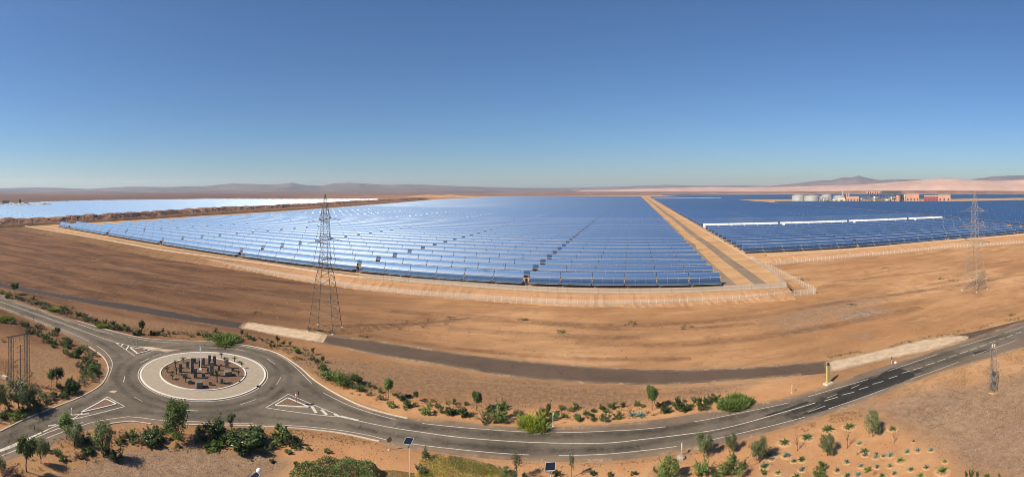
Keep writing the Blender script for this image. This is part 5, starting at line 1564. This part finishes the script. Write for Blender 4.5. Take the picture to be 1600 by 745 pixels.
def place_plants():
    cnt = {}
    LM = {Z1: ('the roundabout', (317, 588)), Z2: ('the twin dark signs', (210, 546)), Z3: ('the roundabout', (317, 588)), Z4: ('the steel gantry', (30, 603)), Z5: ('the big hedge', (520, 740)), Z6: ('the big hedge', (520, 740)), Z7: ('the lattice mast', (1552, 614)), Z8: ('the lamp post', (313, 580))}
    items = sorted(PL, key=lambda q: (G(q[1], q[2]) - G(*LM[q[5]][1])).length)
    tot = {}
    for k, x, y, w_, h_, z in items: tot[(k, z)] = tot.get((k, z), 0) + 1
    rng = random.Random(77)
    for kind, x, y, w_, h_, zone in items:
        cnt[(kind, zone)] = c = cnt.get((kind, zone), 0) + 1
        p = G(x, y); k = mpp(y)
        if zone == Z8: p.z = bedz(p)
        ks = 1.1 if kind in ('grass', 'reeds') else (1.12 if kind in TREES else 1.28)
        wm, hm = w_ * k * ks, h_ * k * (1.16 if ks > 1 else 1.2)
        rz = rng.random() * 6.28
        d, cat = DESC[kind]
        lab = '%s %s' % (d, zone)
        n = tot[(kind, zone)]
        if n > 1: lab += ', %s from %s' % (ORD(c), LM[zone][0])
        grp = 'plants ' + zone
        if kind in TREES:
            o = empty('tree', p, rz)
            tr, cr = PROTO[kind][rng.randrange(3)]
            base = {'tree': .86, 'weep_tree': 1.0, 'dark_tree': .84, 'thin_tree': .8, 'feather_tree': 1.05, 'dry_tree': .95, 'conifer': .62}[kind]
            s = (wm / base, wm / base, hm)
            inst('trunk', tr, o, (0, 0, 0), (0, 0, 0), s); inst('crown', cr, o, (0, 0, 0), (0, 0, 0), s)
        elif kind in ('agave', 'aloe', 'palm', 'yucca'):
            me = rng.choice(PROTO[kind])
            if zone == Z8: wm, hm = wm * 1.45, hm * 1.2
            if zone == Z7:
                o = empty(kind + '_plant', p, rz)
                inst('rosette', me, o, (0, 0, .02), (0, 0, 0), (wm, wm, hm * (1.3 if kind != 'yucca' else 1)))
                inst('soil_basin', ME_BASIN, o, (0, 0, 0), (0, 0, 0), (wm * 1.15, wm * 1.15, .9))
            else:
                o = inst(kind + '_plant', me, None, p, (0, 0, rz), (wm, wm, hm * 1.1))
        else:
            nm = {'grass': 'grass_clump', 'reeds': 'reed_clump'}.get(kind, 'shrub')
            o = inst(nm, rng.choice(PROTO[kind]), None, p, (rng.gauss(0, .06), rng.gauss(0, .06), rz), (wm * rng.uniform(.9, 1.1), wm * rng.uniform(.7, 1.1), hm * rng.uniform(.9, 1.15)))
        tag(o, lab, cat, grp)
place_plants()

# big flowering hedge, lawn and yellow green ground cover at the bottom edge
def mound(name, label, cat, outline, h, n, mats, seed, lw, kind=None, fl=0, blades=False):
    rng = random.Random(seed)
    P = [Vector((p.x, p.y, 0)) for p in outline]
    xs = [p.x for p in P]; ys = [p.y for p in P]
    pts = []
    while len(pts) < n:
        q = np.array([[rng.uniform(min(xs), max(xs)), rng.uniform(min(ys), max(ys))] for _ in range(600)])
        d = seg_dist(q, P)
        pts += [(a[0], a[1], b) for a, b in zip(q, d) if b > 0]
    v, f, mi = [], [], []
    PP = np.array([(a, b) for a, b, _ in pts[:n]])
    hn = fbm(PP, .55, seed)
    for (x, y, d), hh in zip(pts[:n], hn):
        top = h * min(1, math.sqrt(d / (h * .6) + .03)) * (.62 + .75 * hh)
        if blades:
            z = 0; a = rng.random() * 6.28; w_ = lw * .12; L = top * rng.uniform(.7, 1.1); lx, ly = rng.gauss(0, .3) * L, rng.gauss(0, .3) * L
            k = len(v)
            v += [(x - math.cos(a) * w_, y - math.sin(a) * w_, 0), (x + math.cos(a) * w_, y + math.sin(a) * w_, 0), (x + lx, y + ly, L)]
            f.append((k, k + 1, k + 2))
        else:
            z = top * (1 - .55 * rng.random() ** 2.2)
            nrm = Vector((rng.gauss(0, .7), rng.gauss(0, .7), 1)).normalized(); a = Matrix.Rotation(rng.random() * 6.28, 3, nrm) @ nrm.orthogonal().normalized(); b = nrm.cross(a)
            s = lw * rng.uniform(.6, 1.4); p = Vector((x, y, z)); k = len(v)
            v += [p - a * s * .8, p + b * s * .5, p + a * s * .8, p - b * s * .5]
            f.append((k, k + 1, k + 2, k + 3))
        mi.append(rng.choice(range(len(mats))) if len(mats) > 1 and hh > .5 and rng.random() < fl else 0)
    me = bpy.data.meshes.new(name); me.from_pydata([tuple(q) for q in v], [], f)
    for m in mats: me.materials.append(m)
    me.polygons.foreach_set('material_index', mi)
    o = inst(name, me); tag(o, label, cat, None, kind)
    return o
hedge_o = px([(452, 745), (470, 734), (500, 728), (540, 726), (575, 729), (592, 740), (590, 765), (560, 790), (500, 795), (450, 775)])
mound('hedge', 'big dark hedge with reddish flower heads at the bottom edge', 'hedge', hedge_o, 2.0, 12000, [M['leaf_mid'], M['leaf_red'], M['leaf_dark']], 4, .16, None, .8)
lawn_o = px([(588, 738), (600, 734), (620, 735), (648, 739), (652, 770), (590, 775)])
mound('lawn', 'small mown green lawn right of the big hedge', None, lawn_o, .10, 16000, [M['leaf_green'], M['leaf_mid']], 5, .12, 'stuff', .6, True)
gc_o = px([(655, 722), (672, 714), (700, 716), (740, 724), (775, 735), (800, 748), (800, 790), (640, 790), (650, 745)])
mound('ground_cover', 'yellow green and brown ground cover bed at the bottom edge', None, gc_o, .55, 16000, [M['leaf_yellow'], M['leaf_green'], M['leaf_olive'], M['leaf_dry']], 6, .10, 'stuff', .55)
patch = px([(700, 712), (735, 718), (770, 728), (790, 738), (770, 745), (730, 740), (700, 728)])
mound('dry_ground_cover', 'brown dry patch within the yellow green ground cover', None, patch, .35, 4000, [M['leaf_dry'], M['leaf_red'], M['leaf_olive']], 7, .10, 'stuff', .9)

# loose stones and dry tufts (nobody could count them)
def scatter_stones(name, label, areas, seed):
    rng = random.Random(seed)
    v, f = [], []
    for outline, n, s0, s1 in areas:
        P = [Vector((p.x, p.y, 0)) for p in outline]
        xs = [p.x for p in P]; ys = [p.y for p in P]
        c = 0
        while c < n:
            q = np.array([[rng.uniform(min(xs), max(xs)), rng.uniform(min(ys), max(ys))] for _ in range(500)])
            d = seg_dist(q, P)
            for a, b in zip(q, d):
                if b <= 0 or c >= n: continue
                s = s0 + (s1 - s0) * rng.random() ** 4
                k = len(v); t = rng.random() * 6.28
                for j in range(5): v.append((a[0] + math.cos(t + j * 1.2566) * s * rng.uniform(.6, 1.1), a[1] + math.sin(t + j * 1.2566) * s * rng.uniform(.6, 1.1), -.01))
                for j in range(3): v.append((a[0] + math.cos(t + j * 2.09) * s * .5, a[1] + math.sin(t + j * 2.09) * s * .5, s * rng.uniform(.5, .9)))
                f += [(k, k + 1, k + 5), (k + 1, k + 2, k + 6, k + 5), (k + 2, k + 3, k + 6), (k + 3, k + 4, k + 7, k + 6), (k + 4, k, k + 5, k + 7), (k + 5, k + 6, k + 7)]
                c += 1
    me = bpy.data.meshes.new(name); me.from_pydata(v, [], f); me.materials.append(M['rubble'])
    o = inst(name, me); tag(o, label, None, None, 'stuff')
M['rubble'] = leaf_mat('rubble', (.13, .075, .05), (.34, .22, .14), 0.0)
scatter_stones('scattered_stones', 'small stones strewn over the gravel and sand', [
    (px([(450, 560), (560, 560), (700, 578), (870, 600), (1040, 604), (1180, 598), (1130, 622), (900, 640), (700, 628), (560, 606)]), 5200, .05, .22),
    (px([(100, 720), (180, 703), (300, 697), (410, 704), (440, 722), (420, 745), (100, 745)]), 2600, .04, .14),
    (px([(450, 672), (530, 680), (600, 695), (640, 712), (590, 722), (480, 712), (450, 690)]), 700, .04, .16),
    (px([(640, 715), (860, 726), (1060, 716), (1250, 670), (1340, 650), (1480, 700), (1480, 745), (1000, 745)]), 1600, .04, .16),
    (px([(1330, 640), (1450, 602), (1600, 560), (1600, 745), (1500, 735), (1400, 665)]), 3600, .04, .17),
    (px([(0, 510), (60, 530), (120, 580), (110, 605), (60, 620), (0, 600)]), 900, .05, .2),
    (px([(560, 478), (1300, 486), (1600, 470), (1600, 495), (1290, 560), (900, 566), (560, 525)]), 2600, .06, .30),
    (px([(0, 385), (250, 405), (560, 475), (540, 520), (300, 488), (0, 436)]), 2400, .08, .40)], 21)
def tufts(name, label, areas, mats, seed):
    rng = random.Random(seed); v, f, mi = [], [], []
    for outline, n, h0, h1 in areas:
        P = [Vector((p.x, p.y, 0)) for p in outline]; xs = [p.x for p in P]; ys = [p.y for p in P]; c = 0
        while c < n:
            q = np.array([[rng.uniform(min(xs), max(xs)), rng.uniform(min(ys), max(ys))] for _ in range(500)])
            d = seg_dist(q, P); nz = fbm(q, .25, seed)
            for a, b, z in zip(q, d, nz):
                if b <= 0 or c >= n or z < .47: continue
                h_ = rng.uniform(h0, h1)
                m_ = 0 if rng.random() < .8 else 1
                for j in range(7):
                    t = rng.random() * 6.28; k = len(v); w_ = h_ * .09
                    x, y = a[0] + rng.gauss(0, h_ * .25), a[1] + rng.gauss(0, h_ * .25)
                    v += [(x - math.cos(t) * w_, y - math.sin(t) * w_, 0), (x + math.cos(t) * w_, y + math.sin(t) * w_, 0), (x + rng.gauss(0, .4) * h_, y + rng.gauss(0, .4) * h_, h_ * rng.uniform(.6, 1))]
                    f.append((k, k + 1, k + 2)); mi.append(m_)
                c += 1
    me = bpy.data.meshes.new(name); me.from_pydata(v, [], f)
    for m in mats: me.materials.append(m)
    me.polygons.foreach_set('material_index', mi)
    o = inst(name, me); tag(o, label, None, None, 'stuff')
tufts('dry_grass', 'dry straw coloured tufts and weeds along road edges and gravel', [
    (px([(1400, 610), (1540, 560), (1600, 545), (1600, 660), (1480, 690), (1420, 650)]), 2600, .10, .28),
    (px([(1230, 672), (1300, 648), (1340, 640), (1350, 652), (1290, 664), (1240, 682)]), 500, .1, .25),
    (px([(1380, 547), (1440, 531), (1500, 521), (1600, 497), (1600, 493), (1500, 516), (1430, 529), (1380, 543)]), 260, .2, .6),
    (px([(1255, 569), (1300, 560), (1345, 551), (1345, 547), (1300, 556), (1255, 565)]), 120, .15, .5),
    (px([(0, 560), (40, 560), (60, 600), (120, 600), (150, 560), (165, 580), (120, 615), (0, 660)]), 900, .15, .4),
    (px([(480, 512), (600, 528), (620, 533), (560, 526), (480, 516)]), 200, .2, .6),
    (px([(440, 668), (540, 680), (590, 693), (560, 696), (450, 676)]), 250, .1, .3),
    (px([(0, 452), (120, 486), (210, 512), (300, 520), (300, 531), (190, 518), (90, 488), (0, 462)]), 700, .2, .55),
    (px([(300, 514), (420, 528), (480, 548), (520, 580), (600, 606), (560, 622), (490, 586), (440, 548), (340, 530)]), 600, .2, .55),
    (px([(560, 600), (680, 622), (800, 632), (1000, 628), (1100, 618), (1100, 636), (980, 656), (800, 662), (680, 650), (560, 628)]), 700, .15, .4),
    (px([(20, 650), (100, 686), (200, 668), (400, 674), (480, 690), (400, 705), (200, 702), (80, 735), (0, 742)]), 700, .15, .45),
    (px([(0, 380), (250, 402), (540, 468), (540, 510), (300, 484), (0, 432)]), 260, .25, .6),
    (px([(560, 478), (1280, 470), (1600, 400), (1600, 480), (1290, 555), (900, 560), (560, 520)]), 420, .2, .5),
    (px([(640, 702), (760, 718), (900, 724), (1020, 716), (1160, 688), (1160, 694), (1020, 722), (880, 731), (700, 722)]), 500, .08, .22)],
    [M['leaf_dry'], M['leaf_olive']], 31)
# thin dry scrub out on the plain
mb = MB(); rng = random.Random(500)
for i, (x, y, w_) in enumerate(((1185, 426, 34), (1252, 437, 24), (1385, 419, 26), (1470, 436, 20), (1490, 439, 14), (990, 505, 30), (1075, 513, 30), (880, 520, 18), (400, 490, 26), (820, 500, 14), (1580, 492, 22), (1330, 476, 10))):
    p = G(x, y); k = mpp(y)
    v, f = leaves(rng, 420, [(p + Vector((rng.gauss(0, w_ * k * .25), rng.gauss(0, w_ * k * .25), .12)), .5) for _ in range(14)], .16, 1.0)
    mb.add([Vector((q.x, q.y, max(0, q.z))) for q in v], f, i % 2)
tag(mb.build('desert_scrub', [M['leaf_dry'], M['leaf_olive']]), 'thin patches of dry scrub scattered on the bare sand', None, None, 'stuff')

# ================================================================== POWER PLANT
DP = 1730.0
def pp(x, d=DP, z=ZT): return GD(x, d, z)
U = DP / F                                       # metres per picture pixel there
def face(p): return -math.atan2(p.x, p.y)
for i, (x0, x1, top, txt) in enumerate(((1237.5, 1257, 304.0, 'leftmost'), (1256, 1280.5, 304.6, 'second from the left, the broadest'), (1283, 1300, 303.8, 'third from the left, partly hidden'), (1302, 1320.5, 305.0, 'rightmost'))):
    p = pp((x0 + x1) / 2, DP + (60 if i == 2 else 0)); r = (x1 - x0) / 2 * U
    h = (H - (top - YH) / F * DP) - ZT
    t = empty('storage_tank', p); tag(t, 'big pale cylindrical storage tank, %s of the four tanks' % txt, 'tank', 'storage tanks of the power plant')
    mb = MB(); mb.lathe([(r, 0), (r, h * .8)], 40); mb.build('shell', M['tank'], t, smooth=True)
    mb = MB(); mb.lathe([(r * 1.01, h * .8), (r * .75, h * .93), (r * .35, h), (.1, h * 1.01)], 40); mb.build('dome_roof', M['tank'], t, smooth=True)
    mb = MB()
    for k in range(20):
        a = 2 * math.pi * k / 20
        mb.box((math.cos(a) * r * 1.005, math.sin(a) * r * 1.005, h * .4), (.5, .5, h * .8), a)
    tag(mb.build('stiffeners', M['tank'], t), None, None, None, 'stuff')
    mb = MB(); mb.lathe([(1.8, h * .98), (1.8, h * 1.06), (.6, h * 1.08), (.6, h * 1.12), (.1, h * 1.12)], 10); mb.build('roof_vent', M['plant_grey'], t)
def block(name, label, cat, x0, x1, ytop, mat, d=DP, depth=30, windows=0, roof=None):
    p = pp((x0 + x1) / 2, d)
    w_ = (x1 - x0) * d / F; h = (H - (ytop - YH) / F * d) - ZT
    o = empty(name, p, face(p)); tag(o, label, cat)
    mb = MB(); mb.box((0, 0, h / 2), (w_, depth, h)); mb.build('wall', mat, o)
    mb = MB(); mb.box((0, 0, h + .4), (w_ * 1.01, depth * 1.02, .8)); mb.build('roof', roof or M['concrete'], o)
    for k in range(windows):
        xx = -w_ / 2 + w_ * (k + .5) / windows
        mb = MB(); mb.box((xx, -depth / 2 - .1, h * .3), (w_ / windows * .4, .5, h * .35)); mb.build('window', M['plant_dark'], o)
    return o
block('plant_building', 'long salmon building right of the tanks', 'building', 1323, 1342, 307.2, M['orange_bld'], DP, 30, 4)
block('plant_building', 'salmon hall between the pipework and the flat red hall', 'building', 1416, 1436, 303.5, M['orange_bld'], DP, 45, 4)
block('plant_building', 'low dark red flat hall near the right end of the plant', 'building', 1444, 1466, 306.0, M['red_bld'], DP, 30, 5, M['white'])
block('plant_building', 'long salmon hall at the right end of the plant', 'building', 1466, 1485, 304.8, M['orange_bld'], DP, 40, 3)
block('plant_building', 'low salmon building under the steel pipework', 'building', 1391, 1400, 308, M['orange_bld'], DP - 40, 20, 2)
block('plant_building', 'small pale shed beside the leftmost pipework', 'building', 1310, 1320, 309, M['concrete'], DP - 60, 12, 1)
mb = MB(); mb.lathe([(3.2 * U, 0), (3.2 * U, 20), (2.6 * U, 22), (.1, 22.5)], 24); tag(mb.build('water_tank', M['orange_bld'], None, pp(1403, DP - 50)), 'small salmon round tank in front of the pipework', 'tank')
for i, (x, yt, r, m, txt) in enumerate(((1317, 299.5, 2.2, 'tank', 'pale stack right of the tanks'), (1323, 301.5, 2.6, 'orange_bld', 'salmon stack beside the long salmon building'), (1326.5, 301.5, 1.8, 'tank', 'thin pale stack beside the salmon stack'), (1258, 302, 1.2, 'plant_grey', 'thin grey stack between the first two tanks'), (1462, 299.5, .7, 'plant_grey', 'thin mast over the dark red hall'))):
    h = (H - (yt - YH) / F * DP) - ZT
    mb = MB(); mb.lathe([(r, 0), (r, h), (r * .8, h + .5), (.1, h + .5)], 12); tag(mb.build('exhaust_stack', M[m], None, pp(x, DP + 10)), txt, 'stack')
# air cooled condenser on legs, five funnels and a dark deck
p = pp(1390); ac = empty('air_condenser', p, face(p)); tag(ac, 'elevated air cooled condenser with a row of salmon funnels and a dark deck', 'condenser')
z1 = (H - (298.2 - YH) / F * DP) - ZT; z0 = (H - (301.6 - YH) / F * DP) - ZT
x_ = lambda q: (q - 1390) * U
for k in range(6):
    a = x_(1355.5 + k * 3.6)
    mb = MB(); s = 1.9 * U
    vs = [(a - s, -30, z1), (a + s, -30, z1), (a + s, 30, z1), (a - s, 30, z1), (a - .2 * s, -30, z0 - 4), (a + .2 * s, -30, z0 - 4), (a + .2 * s, 30, z0 - 4), (a - .2 * s, 30, z0 - 4)]
    mb.add(vs, [(3, 2, 1, 0), (4, 5, 6, 7), (0, 1, 5, 4), (1, 2, 6, 5), (2, 3, 7, 6), (3, 0, 4, 7)]); mb.build('funnel', M['orange_bld'], ac)
mb = MB(); mb.box(((x_(1378) + x_(1408)) / 2, 0, (z1 + z0) / 2 - 1), (x_(1408) - x_(1378), 58, z1 - z0 + 2)); mb.build('deck', M['plant_dark'], ac)
mb = MB(); mb.box(((x_(1354) + x_(1408)) / 2, 0, z1 + .5), (x_(1408) - x_(1354), 62, .9)); mb.build('top_walkway', M['plant_grey'], ac)
for k in range(12):
    a = x_(1357 + k * 4.5)
    for q in (-26, 26): mb = MB(); mb.bar((a, q, 0), (a, q, z0), 1.4); mb.build('leg', M['plant_grey'], ac)
# pipework: a rack of real frames, vessels and pipes
def rack(name, label, x0, x1, ytop, d, seed, dens=46):
    rng = random.Random(seed)
    p = pp((x0 + x1) / 2, d); o = empty(name, p, face(p)); tag(o, label, 'pipework')
    w_ = (x1 - x0) * d / F; hm = (H - (ytop - YH) / F * d) - ZT
    mb = MB(); n = max(3, int(w_ / 9))
    for i in range(n + 1):
        a = -w_ / 2 + w_ * i / n; h = hm * rng.uniform(.45, 1)
        for q in (-8, 8): mb.bar((a, q, 0), (a, q, h), .9)
        mb.bar((a, -8, h), (a, 8, h), .8)
        mb.bar((a, -8, h * .5), (min(w_ / 2, a + w_ / n), -8, h * .5), .8); mb.bar((a, -8, 0), (min(w_ / 2, a + w_ / n), -8, h * .5), .5)
    mb.build('steel_frame', M['plant_grey'], o)
    for i in range(dens // 6):
        mb = MB(); a = rng.uniform(-w_ / 2, w_ / 2); r = rng.uniform(1.5, 4); h = hm * rng.uniform(.25, .8)
        if rng.random() < .5: mb.lathe([(r, 0), (r, h), (r * .6, h + r * .5), (.1, h + r * .6)], 12, 0, (a, rng.uniform(-10, 6), 0))
        else:
            zz = hm * rng.uniform(.2, .6); mb.tube([(a, -9, zz), (a + rng.uniform(8, 20), -9, zz)], [r, r], 12)
        mb.build('vessel', M['tank'] if rng.random() < .5 else M['plant_grey'], o, smooth=True)
    mb = MB()
    for i in range(dens // 3):
        zz = hm * rng.uniform(.15, .8); a = rng.uniform(-w_ / 2, w_ / 2 - 8); y = rng.uniform(-10, 8)
        mb.tube([(a, y, 0), (a, y, zz), (a + rng.uniform(6, 18), y, zz)], [.7] * 3, 6)
    tag(mb.build('pipes', M['mid_steel'], o), None, None, None, 'stuff')
rack('pipe_rack', 'tangle of steel frames and vessels below the condenser', 1344, 1394, 304.5, DP - 45, 3, 70)
rack('pipe_rack', 'tall steel frames and ducts right of the condenser deck', 1398, 1416, 296.8, DP + 20, 4, 40)
rack('pipe_rack', 'low pipework between the storage tanks', 1281, 1303, 307, DP - 30, 5, 40)
rack('pipe_rack', 'pipe bridge behind the first storage tanks', 1252, 1284, 302.5, DP + 60, 6, 30)
rack('pipe_rack', 'light steelwork between salmon building and condenser', 1336, 1352, 305.5, DP + 10, 8, 30)
pad_m = poly_mb([pp(1200, DP - 95), pp(1500, DP - 95), pp(1500, DP + 150), pp(1200, DP + 150)], ZT + .03); tag(pad_m.build('plant_yard', M['terrace']), 'pale sandy yard under the power plant', None, None, 'structure')
# far left plant cluster
DL = 1330.0
def lblock(label, x0, x1, ytop, mat, depth, win):
    p = GD((x0 + x1) / 2, DL, 0); w_ = (x1 - x0) * DL / F; h = max(4, H - (ytop - YH) / F * DL)
    o = empty('plant_building', p, face(p)); tag(o, label, 'building')
    mb = MB(); mb.box((0, 0, h / 2), (w_, depth, h)); mb.build('wall', mat, o)
    mb = MB(); mb.box((0, 0, h + .3), (w_ * 1.02, depth * 1.02, .6)); mb.build('roof', M['concrete'], o)
    for k in range(win):
        mb = MB(); mb.box((-w_ / 2 + w_ * (k + .5) / win, -depth / 2 - .1, h * .55), (w_ / win * .45, .4, h * .25)); mb.build('window', M['plant_dark'], o)
lblock('dark block with flat roof in the far left plant', 4, 14, 313.2, M['plant_grey'], 14, 3)
lblock('narrow dark tower in the far left plant', 30, 33, 311.8, M['plant_dark'], 5, 1)
lblock('dark shed right of the tower in the far left plant', 38, 44, 316.2, M['plant_dark'], 12, 2)
lblock('low dark shed left of the tower in the far left plant', 22, 28, 316.8, M['plant_grey'], 12, 2)
lblock('small grey hut at the right end of the far left plant', 67, 72, 317.5, M['plant_grey'], 8, 1)
berm('spoil_heap', 'long pale grey spoil heap around the far left plant buildings', [GD(-30, DL - 30), GD(20, DL - 30), GD(60, DL - 20), GD(76, DL - 10)], 40, 8, M['concrete'], 9)
for i, (x, y) in enumerate(((260, 325), (275, 324.3), (316, 322), (359, 320.6))):
    p = GD(x, 45 * F / (y - YH) , 0); h = 3.2
    o = empty('site_hut', p, face(p)); tag(o, 'small %s hut on the bank, %s of four from the left plant' % ('pale yellow' if i < 2 else 'dark', ORD(i + 1)), 'hut', 'huts on the bank')
    mb = MB(); mb.box((0, 0, h / 2), (11, 4, h)); mb.build('wall', M['yellow'] if i < 2 else M['plant_dark'], o)
    mb = MB(); mb.box((0, 0, h + .15), (11.6, 4.6, .3)); mb.build('roof', M['concrete'], o)

# ================================================================== AIR
hz = bpy.data.materials.new('haze'); hz.use_nodes = True
hn = hz.node_tree; hn.nodes.clear()
ho = hn.nodes.new('ShaderNodeOutputMaterial'); hv = hn.nodes.new('ShaderNodeVolumePrincipled')
hv.inputs['Color'].default_value = (.36, .60, 1.0, 1); hv.inputs['Absorption Color'].default_value = (1, 1, 1, 1); hv.inputs['Density'].default_value = 7.0e-5; hv.inputs['Anisotropy'].default_value = .2
hn.links.new(hv.outputs[0], ho.inputs['Volume'])
mb = MB(); mb.box((0, 0, 259), (40000, 40000, 520))
hob = mb.build('haze', hz); tag(hob, 'thin pale desert haze', None, None, 'stuff')
